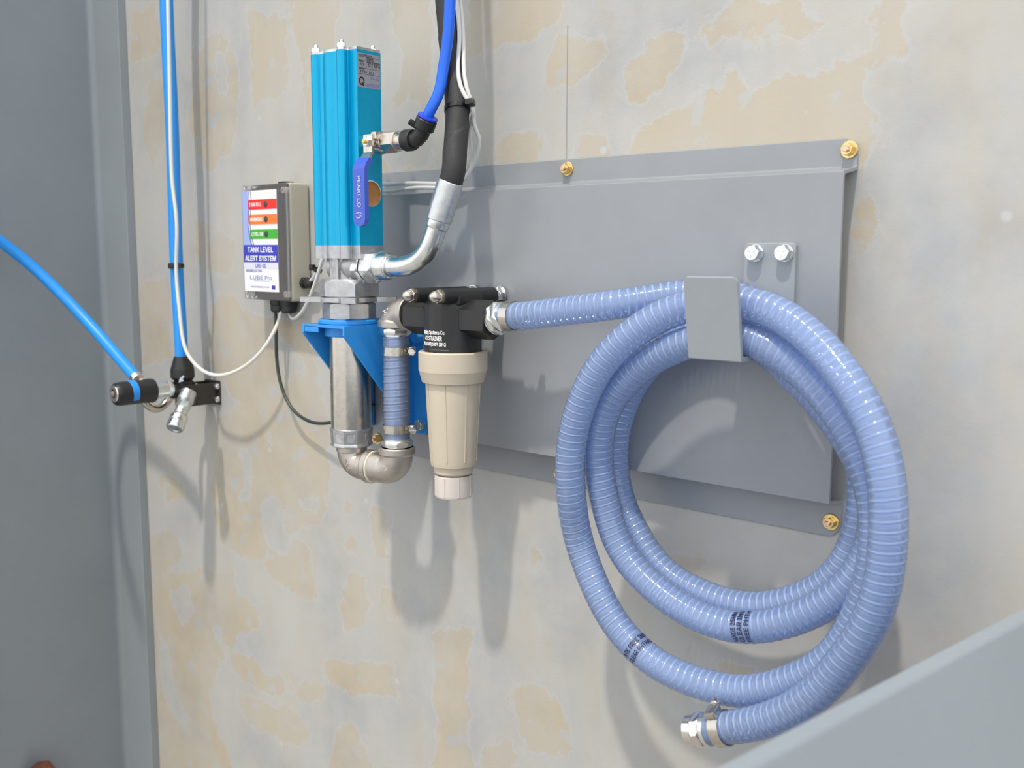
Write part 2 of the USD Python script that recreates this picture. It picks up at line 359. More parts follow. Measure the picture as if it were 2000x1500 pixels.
bk = A([(-2.6, 0.18, -0.02), (2.4, 0.18, -0.02), (2.4, 0.18, 3.0), (-2.6, 0.18, 3.0)])
c0, c1, c2, c3 = 0, (ni - 1) * nj, ni * nj - 1, nj - 1
wf = np.vstack([fq, [[nb + 1, nb, nb + 3, nb + 2], [nb, nb + 1, c1, c0], [nb + 3, c3, c2, nb + 2], [nb, c0, c3, nb + 3], [nb + 1, nb + 2, c2, c1]]])
wmat = usdkit.material(stage, '/World/Looks/cement_wall', {
    'g': ('geometry', {}), 'at': ('attribute', {'attribute': 'patch'}),
    'n1': ('noise_texture', dict(scale=16.0, detail=6.0, roughness=0.6)), 'n1m': ('math', dict(math_type='multiply_add', value2=0.060, value3=-0.030)), 'n5': ('noise_texture', dict(scale=46.0, detail=5.0, roughness=0.65)), 'n5m': ('math', dict(math_type='multiply_add', value2=0.034, value3=-0.017)), 'sum0': ('math', dict(math_type='add')), 'n6': ('noise_texture', dict(scale=9.0, detail=3.0)), 'n6r': ('map_range', dict(from_min=0.35, from_max=0.62, to_min=0.55, to_max=1.0, clamp=True)), 'mk': ('math', dict(math_type='multiply')), 'mp8': ('mapping', dict(scale=(1.0, 1.0, 0.45))), 'n8': ('noise_texture', dict(scale=17.0, detail=6.0, roughness=0.62)), 'n8r': ('map_range', dict(from_min=0.46, from_max=0.66, to_min=0.0, to_max=0.42, clamp=True)), 'mk2': ('math', dict(math_type='maximum')),
    'vo': ('voronoi_texture', dict(scale=15.0, randomness=1.0)), 'vr': ('map_range', dict(from_min=0.085, from_max=0.045, to_min=0.0, to_max=0.55, clamp=True)), 'vs': ('separate_color', {}), 'vg': ('math', dict(math_type='greater_than', value2=0.62)), 'vm': ('math', dict(math_type='multiply')), 'm5': ('mix_color', {'b': lin(196, 199, 202)}), 'sum': ('math', dict(math_type='add')),
    'n0': ('noise_texture', dict(scale=34.0, detail=3.0, roughness=0.5)), 'n0r': ('map_range', dict(from_min=0.60, from_max=0.63, to_min=0.0, to_max=1.0, clamp=True)),
    'sm': ('map_range', dict(from_min=-0.0018, from_max=0.0018, to_min=0.0, to_max=1.0, clamp=True)), 'msk': ('math', dict(math_type='subtract', use_clamp=True)),
    'rim': ('map_range', dict(from_min=-0.005, from_max=-0.0008, to_min=0.0, to_max=1.0, clamp=True)), 'rim2': ('math', dict(math_type='subtract', use_clamp=True)),
    'n2': ('noise_texture', dict(scale=5.0, detail=8.0, roughness=0.65)), 'mp': ('mapping', dict(scale=(11.0, 11.0, 0.7))), 'n3': ('noise_texture', dict(scale=1.0, detail=4.0, roughness=0.6)),
    'n4': ('noise_texture', dict(scale=420.0, detail=3.0, roughness=0.7)),
    'cg': ('rgb_ramp', {'ramp': [(0.34, lin(168, 170, 172)), (0.5, lin(181, 181, 179)), (0.66, lin(187, 185, 180))]}), 'cc': ('rgb_ramp', {'ramp': [(0.34, lin(176, 166, 149)), (0.5, lin(186, 177, 160)), (0.66, lin(184, 177, 165))]}),
    'm1': ('mix_color', {}), 'm2': ('mix_color', {'b': lin(194, 196, 199)}), 'rimk': ('math', dict(math_type='multiply', value2=0.30)),
    'st': ('rgb_ramp', {'ramp': [(0.3, (0.93, 0.93, 0.94)), (0.5, (1, 1, 1)), (0.62, (1.03, 1.03, 1.02))]}), 'm3': ('mix_color', {'blend_type': 'multiply', 'fac': 0.45}),
    'sp': ('rgb_ramp', {'ramp': [(0.25, (0.55, 0.55, 0.56)), (0.33, (1, 1, 1))]}), 'm4': ('mix_color', {'blend_type': 'multiply', 'fac': 0.7}),
    'bh': ('math', dict(math_type='multiply_add', value2=0.25)), 'bp': ('bump', dict(strength=0.25, distance=0.002)), 'p': ('principled_bsdf', dict(roughness=0.72, specular_ior_level=0.3))},
    [('g.position', 'n1.vector'), ('g.position', 'n0.vector'), ('g.position', 'n2.vector'), ('g.position', 'mp.vector'), ('mp.vector', 'n3.vector'), ('g.position', 'n4.vector'),
     ('n1.fac', 'n1m.value1'), ('at.fac', 'sum0.value1'), ('n1m.value', 'sum0.value2'), ('g.position', 'n5.vector'), ('n5.fac', 'n5m.value1'), ('sum0.value', 'sum.value1'), ('n5m.value', 'sum.value2'), ('g.position', 'n6.vector'), ('n6.fac', 'n6r.value'), ('msk.value', 'mk.value1'), ('n6r.result', 'mk.value2'), ('sum.value', 'sm.value'), ('n0.fac', 'n0r.value'), ('sm.result', 'msk.value1'), ('n0r.result', 'msk.value2'),
     ('sum.value', 'rim.value'), ('rim.result', 'rim2.value1'), ('sm.result', 'rim2.value2'), ('rim2.value', 'rimk.value1'),
     ('n2.fac', 'cg.fac'), ('n2.fac', 'cc.fac'), ('g.position', 'mp8.vector'), ('mp8.vector', 'n8.vector'), ('n8.fac', 'n8r.value'), ('mk.value', 'mk2.value1'), ('n8r.result', 'mk2.value2'), ('mk2.value', 'm1.fac'), ('g.position', 'vo.vector'), ('vo.distance', 'vr.value'), ('vo.color', 'vs.color'), ('vs.r', 'vg.value1'), ('vr.result', 'vm.value1'), ('vg.value', 'vm.value2'), ('vm.value', 'm5.fac'), ('m2.result', 'm5.a'), ('cg.color', 'm1.a'), ('cc.color', 'm1.b'), ('rimk.value', 'm2.fac'), ('m1.result', 'm2.a'),
     ('n3.fac', 'st.fac'), ('m5.result', 'm3.a'), ('st.color', 'm3.b'), ('n4.fac', 'sp.fac'), ('m3.result', 'm4.a'), ('sp.color', 'm4.b'), ('m4.result', 'p.base_color'),
     ('n4.fac', 'bh.value1'), ('bh.value', 'bp.height'), ('bp.normal', 'p.normal')], surface='p.BSDF')
wall = UsdGeom.Mesh.Define(stage, '/World/wall_back')
allv = np.vstack([wv, bk]).astype(np.float32)
wall.CreatePointsAttr(allv); wall.CreateFaceVertexCountsAttr(np.full(len(wf), 4, np.int32)); wall.CreateFaceVertexIndicesAttr(wf.astype(np.int32).ravel()); wall.CreateSubdivisionSchemeAttr('none')
UsdGeom.PrimvarsAPI(wall).CreatePrimvar('patch', Sdf.ValueTypeNames.FloatArray, 'vertex').Set(np.r_[sdf, [-0.06] * 4].astype(np.float32))
UsdShade.MaterialBindingAPI.Apply(wall.GetPrim()).Bind(wmat)
tag(wall.GetPrim(), 'grey concrete wall skimmed with blotchy cream and pale grey cement', 'wall', kind='structure')
px_ = at(1107, 250, 0)[0]
obj('pencil_line', rbox((px_ - 0.0005, -0.0004, 1.557), (px_ + 0.0005, 0.0002, 1.70), 0.0001), look('pencil', lin(150, 151, 152), 0.8), label='thin pencilled line running up the wall above the middle of the plate', cat='line')
gm = look('concrete_ground', lin(150, 148, 144), 0.8, var=0.08, scale=3, bump=0.2, bscale=80)
obj('ground', trimesh.creation.box(bounds=[(-9, -14, -0.2), (9, 0.18, -0.02)]), gm, smooth=False, label='grey concrete ground in front of the wall', cat='ground', kind='structure')

# ================================================================ steel column at the left
CX = -1.3416
col = thing('steel_column', 'tall grey painted steel column standing against the wall at the left', 'column', (CX, -0.16, 0)); tag(col, kind='structure')
t = 0.012
prof = unary_union([sbox(CX - 0.087, -0.015, CX + 0.0866, 0.0), sbox(CX - 0.087, -0.460, CX + 0.0866, -0.445), sbox(CX - 0.009, -0.46, CX, 0)])
prof = prof.buffer(0.012, quad_segs=6).buffer(-0.012, quad_segs=6).buffer(-0.0012).buffer(0.0012, quad_segs=3)
cm = extr(prof, 3.0, frame((0, 0, 0), (0, 0, 1), (1, 0, 0))); cm.vertices[:, 2] -= 0.02
obj('column_section', cm, col_grey, col)
p = at(85, 1490, 0.185); lug = thing('rusty_lug', 'small rusty brown drilled lug at the foot of the photo, on the grey column', 'lug', p)
o = A([-1.318, -0.180, 0.566])
lp = Polygon([(-0.030, -0.03), (0.016, -0.03), (0.018, 0.006), (0.008, 0.022), (-0.008, 0.020), (-0.024, 0.006)]).buffer(0.003)
obj('plate', extr(lp.difference(Point(-0.004, 0.004).buffer(0.006)), 0.008, frame(o, (0.75, -0.66, 0), (0.66, 0.75, 0))), rust, lug)
obj('weld_foot', rbox((CX - 0.001, -0.20, 0.535), (CX + 0.03, -0.16, 0.556), 0.004), rust, lug)

# ================================================================ foreground tank, its lid edge turned 10 degrees from the wall's normal
a0, b0 = A([0.1457, -0.4789]), A([0.1929, -0.1508]); e = (b0 - a0) / np.linalg.norm(b0 - a0); nr = A([e[1], -e[0]])
tank = thing('steel_tank', 'pale grey steel tank with a bright top rim at the lower right', 'tank', (*(a0 + nr * 0.4), 0.0))
TZ = 1.222; M = frame((*(a0 - e * 0.9), 0), (*e, 0), (*nr, 0))   # local x = away from the edge, local y = down/up, z = along
Ll = 1.30
pr = [(0.002, 0), (0.0105, 0), (0.0135, -0.0025), (0.0135 + 0.12, -0.0025 - 0.433), (0.15, -0.9), (0.0, -0.9), (0.0, -0.002)]
up = np.sign(M[2, 1])
tm = extr(Polygon([(x, (TZ + y) * up) for x, y in pr]), Ll, M)
obj('tank_shell', tm, tank_grey, tank)
led = [(-0.018, -0.052), (0.002, -0.052), (0.002, -0.046), (-0.018, -0.046)]
obj('side_ledge', extr(Polygon([(x, (TZ + y) * up) for x, y in led]), Ll, M), tank_grey, tank)

# ================================================================ folded mounting plate with its wall bolts
plate = thing('mounting_plate', 'wide grey folded steel mounting plate bolted to the wall', 'plate', (-0.33, 0, 1.20))
PX0, PX1, tk = -0.665, 0.0, 0.0028
zs = [(0.0014, 1.5600), (0.0014, 1.5335), (0.0286, 1.5285), (0.0286, 1.2385), (0.0014, 1.2345), (0.0014, 1.2000)]
sh = LineString([(-y, z) for y, z in zs]).buffer(tk / 2, cap_style='flat', join_style='mitre')
sh = sh.buffer(-0.0008).buffer(0.0008, quad_segs=4).buffer(0.002, quad_segs=4).buffer(-0.002, quad_segs=4)
Mx = frame((PX0, 0, 0), (1, 0, 0), (0, 1, 0))  # local x -> world y, local y -> world z
pm = man(extr(sh, PX1 - PX0, Mx))
rr_ = extr(sbox(PX0, 1.2, PX1, 1.56).buffer(-0.015).buffer(0.015, quad_segs=8), 0.2, frame((0, 0.1, 0), (0, -1, 0), (1, 0, 0)))
obj('plate_sheet', back(pm ^ man(rr_)), steel_grey, plate, smooth=25)


def anchor(p, name='anchor_bolt', head=False, parent=plate, m1=yellow_zinc, m2=copper_zinc, s=0.66, y0=0.003):
    M = frame((p[0], -y0, p[2]), (0, -1, 0), (1, 0, 0))
    b = obj(name, lathe([(0.0042 * s, -0.002), (0.0042 * s, 0.0148 * s), (0.0034 * s, 0.0158 * s)], 20, M), m2, parent)
    obj('washer', ring(0.0044 * s, 0.0118 * s, 0.0018, 36, M, 0.0004), m1, b)
    obj('nut', hexnut(0.0148 * s, 0.0085 * s, M @ trimesh.transformations.translation_matrix([0, 0, 0.0018]), rot=0.3), m1, b)
    return b
for q in ((1653, 291), (1101, 329), (1617, 1022), (731, 858), (1088, 926)): anchor(at(*q, 0.010))
anchor(A([-0.64, 0, 1.5497]))

# ================================================================ hook bracket that carries the coil
HX0, HX1, FY = -0.0894, -0.0391, 0.030
hook = thing('hose_hook', 'grey flat steel hook bracket that carries the coiled hose', 'bracket', ((HX0 + HX1) / 2, -FY, 1.37))
hp = [(-(FY + 0.0022), 1.4690), (-(FY + 0.0022), 1.3715), (-0.1250, 1.3715), (-0.1365, 1.4405)]
hs = LineString(hp).buffer(0.002, cap_style='flat', join_style='mitre').buffer(-0.001).buffer(0.001, quad_segs=3).buffer(0.0025, quad_segs=4).buffer(-0.0025, quad_segs=4)
hm = man(extr(hs, HX1 - HX0, frame((HX0, 0, 0), (1, 0, 0), (0, 1, 0))))
cut1 = extr(sbox(HX0, 1.20, HX1, 1.4690).buffer(-0.004).buffer(0.004, quad_segs=5), 0.055, frame((0, -0.0, 0), (0, -1, 0), (1, 0, 0)))
cut2 = extr(sbox(HX0, 1.20, HX1, 1.4405).buffer(-0.006).buffer(0.006, quad_segs=5), 0.2, frame((0, -0.05, 0), (0, -1, 0), (1, 0, 0)))
obj('bent_strap', back((hm ^ man(cut1)) + (hm ^ man(cut2))), steel_grey2, hook, smooth=25)
for q in ((1472, 494), (1530, 494)):
    p = at(*q, FY + 0.009); M = frame((p[0], -(FY + 0.0042), p[2]), (0, -1, 0), (1, 0, 0))
    b = obj('hex_bolt', hexnut(0.0130, 0.0085, M @ trimesh.transformations.translation_matrix([0, 0, 0.0014]), both=False, rot=0.2), zinc, hook)
    obj('washer', ring(0.003, 0.0078, 0.0014, 36, M), zinc, b)
    for kk in range(3):
        an = kk * 2.1 + 0.5
        obj('head_mark', rbox((-0.0012, -0.0004, 0), (0.0012, 0.0004, 0.0003), 0.0001, M @ trimesh.transformations.translation_matrix([0.0032 * math.cos(an), 0.0032 * math.sin(an), 0.0098]) @ trimesh.transformations.rotation_matrix(an, [0, 0, 1])), zinc_dull, b)

# ================================================================ the clear blue suction hose
HR = 0.0150
S1 = [(985, 617, .0885), (1010, 617, .0885), (1050, 614, .088), (1120, 605, .085), (1200, 595, .08), (1280, 583, .062), (1340, 575, .051), (1400, 575, .048), (1450, 588, .048), (1500, 616, .048), (1580, 690, .05), (1640, 780, .05), (1672, 856, .05), (1685, 908, .05), (1688, 960, .05), (1684, 1005, .05), (1664, 1077, .05), (1600, 1150, .05), (1540, 1176, .05), (1500, 1184, .05), (1433, 1182, .05), (1350, 1151, .05), (1280, 1100, .05), (1232, 1020, .05), (1206, 950, .05), (1200, 890, .05), (1208, 830, .05), (1228, 770, .052), (1270, 710, .051), (1330, 664, .049)]
S2 = [(1380, 646, .048), (1430, 644, .048), (1520, 682, .054), (1600, 758, .065), (1660, 850, .07), (1704, 960, .075), (1708, 1040, .077), (1684, 1110, .078), (1640, 1157, .078), (1592, 1192, .078), (1530, 1215, .078), (1457, 1225, .078), (1393, 1214, .078), (1329, 1183, .078), (1265, 1136, .08), (1221, 1085, .08), (1187, 1000, .083), (1172, 935, .086), (1170, 880, .088), (1178, 820, .091), (1194, 780, .094), (1219, 746, .098), (1264, 706, .101), (1300, 686, .104), (1340, 668, .106)]
S3 = [(1400, 656, .106), (1475, 664, .106), (1525, 693, .104), (1575, 732, .10), (1640, 805, .10), (1690, 900, .10), (1714, 1000, .10), (1712, 1080, .10), (1692, 1170, .10), (1650, 1250, .10), (1595, 1308, .10), (1543, 1332, .10), (1500, 1344, .10), (1436, 1349, .10), (1372, 1336, .10), (1308, 1310, .10), (1250, 1272, .10), (1222, 1243, .10), (1180, 1182, .10), (1153, 1120, .10), (1132, 1060, .10), (1119, 1000, .11), (1114, 930, .115), (1115, 880, .118), (1124, 825, .12), (1140, 783, .12), (1167, 728, .12), (1208, 682, .118), (1255, 638, .115), (1305, 612, .110), (1345, 602, .107)]
S4 = [(1400, 595, .106), (1450, 594, .107), (1500, 608, .108), (1550, 635, .112), (1612, 686, .12), (1644, 727, .125), (1678, 776, .128), (1703, 827, .13), (1719, 880, .132), (1730, 930, .134), (1735, 989, .135), (1736, 1031, .135), (1731, 1092, .135), (1721, 1153, .135), (1699, 1215, .135), (1672, 1261, .134), (1638, 1307, .133), (1601, 1347, .132), (1561, 1377, .13), (1515, 1400, .128), (1462, 1415, .126), (1420, 1422, .125), (1372, 1428, .125), (1352, 1426, .125)]
P = A([at(*q) for q in S1 + S2 + S3 + S4])
P = spline(P, 900)
for it in range(60):                                          # turns that touch are eased apart, along the depth of the coil first
    D = P[:, None] - P[None]; dd = np.linalg.norm(D, axis=2); ii = np.abs(np.arange(900)[:, None] - np.arange(900)[None])
    hit = (dd < 2 * HR + 0.0006) & (ii > 30)
    if not hit.any(): break
    w = np.where(hit, (2 * HR + 0.0008 - dd) / np.maximum(dd, 1e-6), 0)[..., None]
    mv = (D * w * A([0.35, 1.0, 0.35])).sum(1) / np.maximum(hit.sum(1), 1)[:, None] * 0.4
    for _ in range(2): mv[1:-1] = (mv[:-2] + 2 * mv[1:-1] + mv[2:]) / 4
    mv[:20] = 0; P = P + mv
    P[:, 1] = np.minimum(P[:, 1], -0.0475)
P = spline(P[::12].tolist() + [P[-1]] if len(P[::12]) * 12 - 12 != 899 else P[::12], 900)
hose = thing('suction_hose', 'coiled clear blue spiral-ribbed suction hose hanging on the grey hook', 'hose', P[0])
length = np.linalg.norm(np.diff(P, axis=0), axis=1).sum(); pitch = 0.0079; ns = int(length / pitch * 16)
Q = spline(P[::6], ns); arc = np.linspace(0, length, ns)


def ribbed(n, th):
    ph = (arc[:, None] / pitch - th[None] / (2 * np.pi)) % 1.0
    amp = np.clip((arc - 0.012) / 0.02, 0, 1) * np.clip((length - 0.012 - arc) / 0.02, 0, 1)
    g = np.exp(-((ph - 0.5) / 0.085) ** 2)                      # the rigid spiral stands a little proud, with a crease on either side
    c = np.exp(-((ph - 0.30) / 0.06) ** 2) + np.exp(-((ph - 0.70) / 0.06) ** 2) 
    return HR - 0.0005 + amp[:, None] * (0.00034 * g - 0.00016 * c)
obj('hose_wall', tube(Q, HR, 24, cap=False, rfun=ribbed), pvc_blue, hose, smooth=True)
tq, aq, bq = frames(Q)
nsp = int(length / pitch * 14); arc2 = np.linspace(0.012, length - 0.012, nsp); idx = np.clip(np.searchsorted(arc, arc2), 1, ns - 1)
th2 = (arc2 / pitch - 0.5) * 2 * np.pi
W = np.stack([np.interp(arc2, arc, Q[:, c]) for c in range(3)], 1) + (HR - 0.0021) * (np.cos(th2)[:, None] * aq[idx] + np.sin(th2)[:, None] * bq[idx])
obj('spiral_rib', tube(W, 0.0012, 5, cap=False), pvc_rib, hose, smooth=True, label='pale helical rib seen through the hose wall')


def clamp(o, z, r, parent, screw_dir, m=None, w=0.0105, name='hose_clamp'):
    """worm-drive clip: band with slots, housing and slotted screw; z the hose's axis"""
    M = frame(o, z, screw_dir); band = obj(name, ring(r, r + 0.0009, w, 48, M @ trimesh.transformations.translation_matrix([0, 0, -w / 2])), m or stainless, parent)
    hs_ = rbox((r - 0.0002, -0.007, -w / 2 - 0.0006), (r + 0.0068, 0.007, w / 2 + 0.0006), 0.002, M)
    obj('housing', hs_, m or stainless, band)
    sc = lathe([(0.0042, 0), (0.0046, 0.001), (0.0046, 0.0042), (0.0036, 0.0052)], 24, M @ frame((r + 0.0046, 0.0068, 0), (0, 1, 0), (1, 0, 0)))
    slot = rbox((-0.005, -0.0005, 0.0040), (0.005, 0.0005, 0.006), 0.0001, M @ frame((r + 0.0046, 0.0068, 0), (0, 1, 0), (1, 0, 0)))
    s = obj('screw', back(man(sc) - man(slot)), polished, band)
    for kk in range(7):
        an = 0.75 + kk * 0.12
        obj('band_slot', rbox((r + 0.0006, -0.0005, -w * 0.32), (r + 0.0011, 0.0005, w * 0.32), 0.0001, M @ trimesh.transformations.rotation_matrix(an, [0, 0, 1])), nickel, band)
    return band


def along(mesh_s):  # point and direction at an arc length of the hose
    i = int(np.clip(np.searchsorted(arc, mesh_s), 1, ns - 2)); return Q[i], tq[i], i
p, d, _ = along(0.010); clamp(p, d, HR, hose, (0.2, 0.9, -0.5))
p, d, _ = along(length - 0.013); clamp(p, d, HR, hose, (0.35, -0.30, 0.95))
# end nipple
p0, d0 = Q[-1], tq[-1]; M = frame(p0, d0)
nip = obj('end_nipple', lathe([(0.0128, -0.002), (0.0150, 0.0), (0.0150, 0.004), (0.0135, 0.0045)], 40, M), zinc, hose, label='bright hexagon nipple on the free end of the hose')
obj('hexagon', hexnut(0.0300, 0.0095, M @ trimesh.transformations.translation_matrix([0, 0, 0.0045]), n=8), polished, nip)
obj('threaded_end', back(man(lathe([(0.0125, 0.014), (0.0138, 0.0145), (0.0138, 0.022), (0.0130, 0.0225)], 40, M)) - man(lathe([(0.0105, 0.016), (0.0105, 0.03)], 40, M))), polished, nip)


def hose_print(s0, lines, side, h=0.0046):
    """lines of ink printed round the hose: side is the outward direction of the middle of the lettering"""
    p, d, i = along(s0); side = A(side, float); side -= d * (side @ d); side /= np.linalg.norm(side)
    for r, (s, off, wd) in enumerate(lines):
        M = frame(p + d * (-off), side, np.cross(-d, side) * -1)   # local y along the hose, x round it
        M[:3, 0] = np.cross(M[:3, 1], M[:3, 2])
        m = meshkit.text_mesh(s, h, 0.0002, True); x = m.vertices[:, 0]; m.vertices[:, 0] = (x - x.min()) / (x.max() - x.min()) * wd - wd / 2
        an = m.vertices[:, 0] / HR; rad = HR + 0.0003 + m.vertices[:, 2]
        m.vertices = np.stack([rad * np.sin(an), m.vertices[:, 1], rad * np.cos(an) - 0.0], 1)
        obj('printed_lettering', put(m, M), hose_ink, hose, smooth=False)
TOCAM = lambda p: (CAM - p) / np.linalg.norm(CAM - p)


def near(px, py, lo, hi):
    """arc length of the hose point that shows nearest this place of the photograph, between two fractions of the hose"""
    c = (Q - CAM) @ R; u = np.stack([1000 + FPX * c[:, 0] / -c[:, 2], 750 - FPX * c[:, 1] / -c[:, 2]], 1)
    e = np.hypot(u[:, 0] - px, u[:, 1] - py); e[: int(lo * ns)] = 1e9; e[int(hi * ns):] = 1e9
    return arc[e.argmin()]
PR = [('CLEAR PHTHAL', 0.0055, 0.034), ('ATE FREE INS', -0.0025, 0.034)]
s = near(1250, 1270, 0.6, 0.8); hose_print(s, PR, TOCAM(along(s)[0]) + A([0, 0, 0.1]))
s = near(1466, 1225, 0.3, 0.5); hose_print(s, [('FREE PHTH', 0.0065, 0.032), ('CLEAR INS', -0.0005, 0.032), ('MADE 25MM', -0.0070, 0.03)], TOCAM(along(s)[0]) + A([0, 0, 0.1]))
s = near(1668, 885, 0.05, 0.2); hose_print(s, [('P. 1', 0.0055, 0.016), ('25 B', -0.0015, 0.016)], TOCAM(along(s)[0]) + A([-0.6, 0, 0]))

# ================================================================ suction strainer (filter)
FX, FYc = -0.4125, 0.0885
flt = thing('suction_strainer', 'black and beige suction strainer with a tapered bowl and screw-on drain cap', 'filter', (FX, -FYc, 1.187))
PZ = 1.3885
Mf = frame((FX, -FYc, 0), (0, 0, 1))
head = man(lathe([(0.0315, 1.345), (0.0315, 1.400), (0.029, 1.409), (0.022, 1.413)], 56, Mf))
head = head + man(rbox((FX - 0.029, -FYc - 0.020, 1.4035), (FX + 0.029, -FYc + 0.02, 1.4165), 0.003))
obj('strainer_head', back(head), black_pl, flt)
for sgn, nm in ((-1, 'inlet_boss'), (1, 'outlet_boss')):
    M = frame((FX + sgn * 0.026, -FYc, PZ), (sgn, 0, 0), (0, 1, 0))
    obj(nm, hexnut(0.0365, 0.036, M, n=6, ch=0.05, rot=math.pi / 6), black_pl, flt)
for x in (-0.4340, -0.3925):
    M = frame((x, -0.033, 1.4135), (0, -1, 0), (1, 0, 0))
    sp_ = obj('spacer_tube', lathe([(0.0078, 0.012), (0.0082, 0.013), (0.0082, 0.092), (0.0074, 0.0935)], 28, M), black_pl, flt)
    obj('lock_nut', hexnut(0.0150, 0.0075, M @ trimesh.transformations.translation_matrix([0, 0, 0.0015]), rot=0.2), zinc, sp_)
    obj('plain_washer', ring(0.004, 0.0095, 0.0015, 32, M), zinc, sp_)
    obj('flange_nut', hexnut(0.0118, 0.004, M @ trimesh.transformations.translation_matrix([0, 0, 0.0090]), rot=0.5), zinc_dull, sp_)
    obj('dome_nut', cat(hexnut(0.0132, 0.0060, M @ trimesh.transformations.translation_matrix([0, 0, 0.0935]), rot=0.4), lathe([(0.0062, 0.0995), (0.0062, 0.1015), (0.0057, 0.1045), (0.0044, 0.1070), (0.0024, 0.1084), (0.0, 0.1088)], 28, M)), nickel, sp_, label='polished dome nut')
# outlet nipple to the hose
M = frame((FX + 0.062, -FYc, PZ), (1, 0, 0), (0, 1, 0)); tr = trimesh.transformations.translation_matrix
en = (P[0] - A([FX + 0.062, -FYc, PZ]))
M = frame((FX + 0.0615, -FYc, PZ), en, (0, 1, 0)); Ln = np.linalg.norm(en)
on = obj('outlet_nipple', lathe([(0.0165, 0), (0.0165, 0.002), (0.0150, 0.003), (0.0150, Ln - 0.001), (0.0135, Ln), (0.0135, Ln + 0.006)], 40, M), zinc, flt)
obj('hexagon', hexnut(0.0335, 0.007, M @ tr([0, 0, 0.0015]), n=8), zinc, on); obj('hexagon', hexnut(0.0315, 0.0065, M @ tr([0, 0, 0.0095]), n=6), zinc, on)
cz = 1.3525
obj('collar', lathe([(0.0320, cz - 0.006), (0.0325, cz), (0.0368, cz), (0.0382, cz - 0.0015), (0.0382, 1.3312), (0.0376, 1.3302), (0.0345, 1.3185), (0.0335, 1.3178)], 64, Mf), beige, flt)
bowl = [(0.0300, 1.322), (0.0308, 1.318), (0.0296, 1.290), (0.0262, 1.2300), (0.0252, 1.2245), (0.0225, 1.2235), (0.0222, 1.2168), (0.0205, 1.2150), (0.0160, 1.2145), (0.0160, 1.208)]
obj('bowl', lathe(bowl, 64, Mf), beige, flt)
for kk in range(8):
    an = math.radians(-62 + 45 * kk); z0, z1 = 1.2290, 1.3180
    q = lambda r, z, s: (FX + r * math.cos(an) - s * math.sin(an), -FYc + r * math.sin(an) + s * math.cos(an), z)
    obj('rib', hull([q(0.0255, z0, s) for s in (-.001, .001)] + [q(0.0270, z0 + 0.002, s) for s in (-.0007, .0007)] + [q(0.0315, z1, s) for s in (-.0007, .0007)] + [q(0.028, z1, s) for s in (-.001, .001)]), beige, flt, smooth=False)
cap = obj('drain_cap', lathe([(0.0175, 1.2135), (0.0205, 1.2135), (0.0212, 1.2125), (0.0212, 1.1910), (0.0200, 1.1885), (0.0150, 1.1870)], 48, Mf), cream_pl, flt, label='paler screw cap under the bowl')
for kk in range(8):
    an = math.radians(-75 + 45 * kk)
    obj('grip_rib', rbox((-0.0009, -0.0007, 1.1905), (0.0009, 0.0014, 1.2128), 0.0005, frame((FX + 0.0212 * math.cos(an), -FYc + 0.0212 * math.sin(an), 0), (0, 0, 1), (-math.sin(an), math.cos(an), 0))), cream_pl, cap)
# white print on the head, centred to the left of the middle as seen
for s_, h_t, z, wd, bd in (('Spraying Systems Co.', 0.0042, 1.3722, 0.037, True), ('422 STRAINER', 0.0046, 1.3655, 0.027, True), ('150 PSI (10 BAR)/100°F (38°C)', 0.0036, 1.3598, 0.041, True)):
    m = meshkit.text_mesh(s_, h_t, 0.0002, bd); x = m.vertices[:, 0]; wn = (x - x.min()) / (x.max() - x.min()) * wd
    end = {'S': 0.0002, '4': -0.0035, '1': 0.0012}[s_[0]]
    an = (wn - wd + end) / 0.0316 + math.radians(29); rad = 0.0316 + m.vertices[:, 2]; y = m.vertices[:, 1]
    m.vertices = np.stack([FX + rad * np.sin(an), -FYc - rad * np.cos(an), z + y], 1)
    obj('printed_lettering', m, p_white, flt, smooth=False)
for z, wa, wb in ((1.3555, -0.02, 0.004), (1.3502, -0.02, -0.006)):
    an = np.linspace(wa, wb, 16) / 0.0316 + math.radians(29)
    obj('printed_line', tube(np.stack([FX + 0.0315 * np.sin(an), -FYc - 0.0315 * np.cos(an), np.full(16, z)], 1), 0.00025, 5), look('grey_print', lin(110, 110, 112), 0.5), flt)

# ================================================================ stainless elbow at the strainer's inlet, clear sleeve, lower elbows: one pipe run to the pump's foot
AX, AYc = -0.5742, 0.1005
HXc, HYc = -0.5055, 0.0885
run = thing('pipe_run', 'U-shaped stainless pipe elbows and clear blue hose sleeve between pump foot and strainer', 'pipe', (HXc, -HYc, 1.18))


def bend(p, d1, d2, R_, l1, l2, n=14):
    """centre line: from p along d1 for l1, quarter bend of radius R_ into d2, then l2"""
    p, d1, d2 = A(p, float), A(d1, float), A(d2, float); q = p + d1 * l1
    c = [q + d1 * R_ * math.sin(a) + d2 * R_ * (1 - math.cos(a)) for a in np.linspace(0, math.pi / 2, n)]
    return A([p] + c + [c[-1] + d2 * l2])
hd = A([HXc - AX, -(HYc - AYc), 0.0]); hl = np.linalg.norm(hd); hd /= hl; ZC = 1.2045
b1 = bend((AX, -AYc, 1.2285), (0, 0, -1), hd, 0.0185, 1.2285 - ZC - 0.0185, hl / 2 - 0.0185 - 0.0005)
b2 = bend((HXc, -HYc, 1.2325), (0, 0, -1), -hd, 0.0185, 1.2325 - ZC - 0.0185, hl / 2 - 0.0185 - 0.0005)


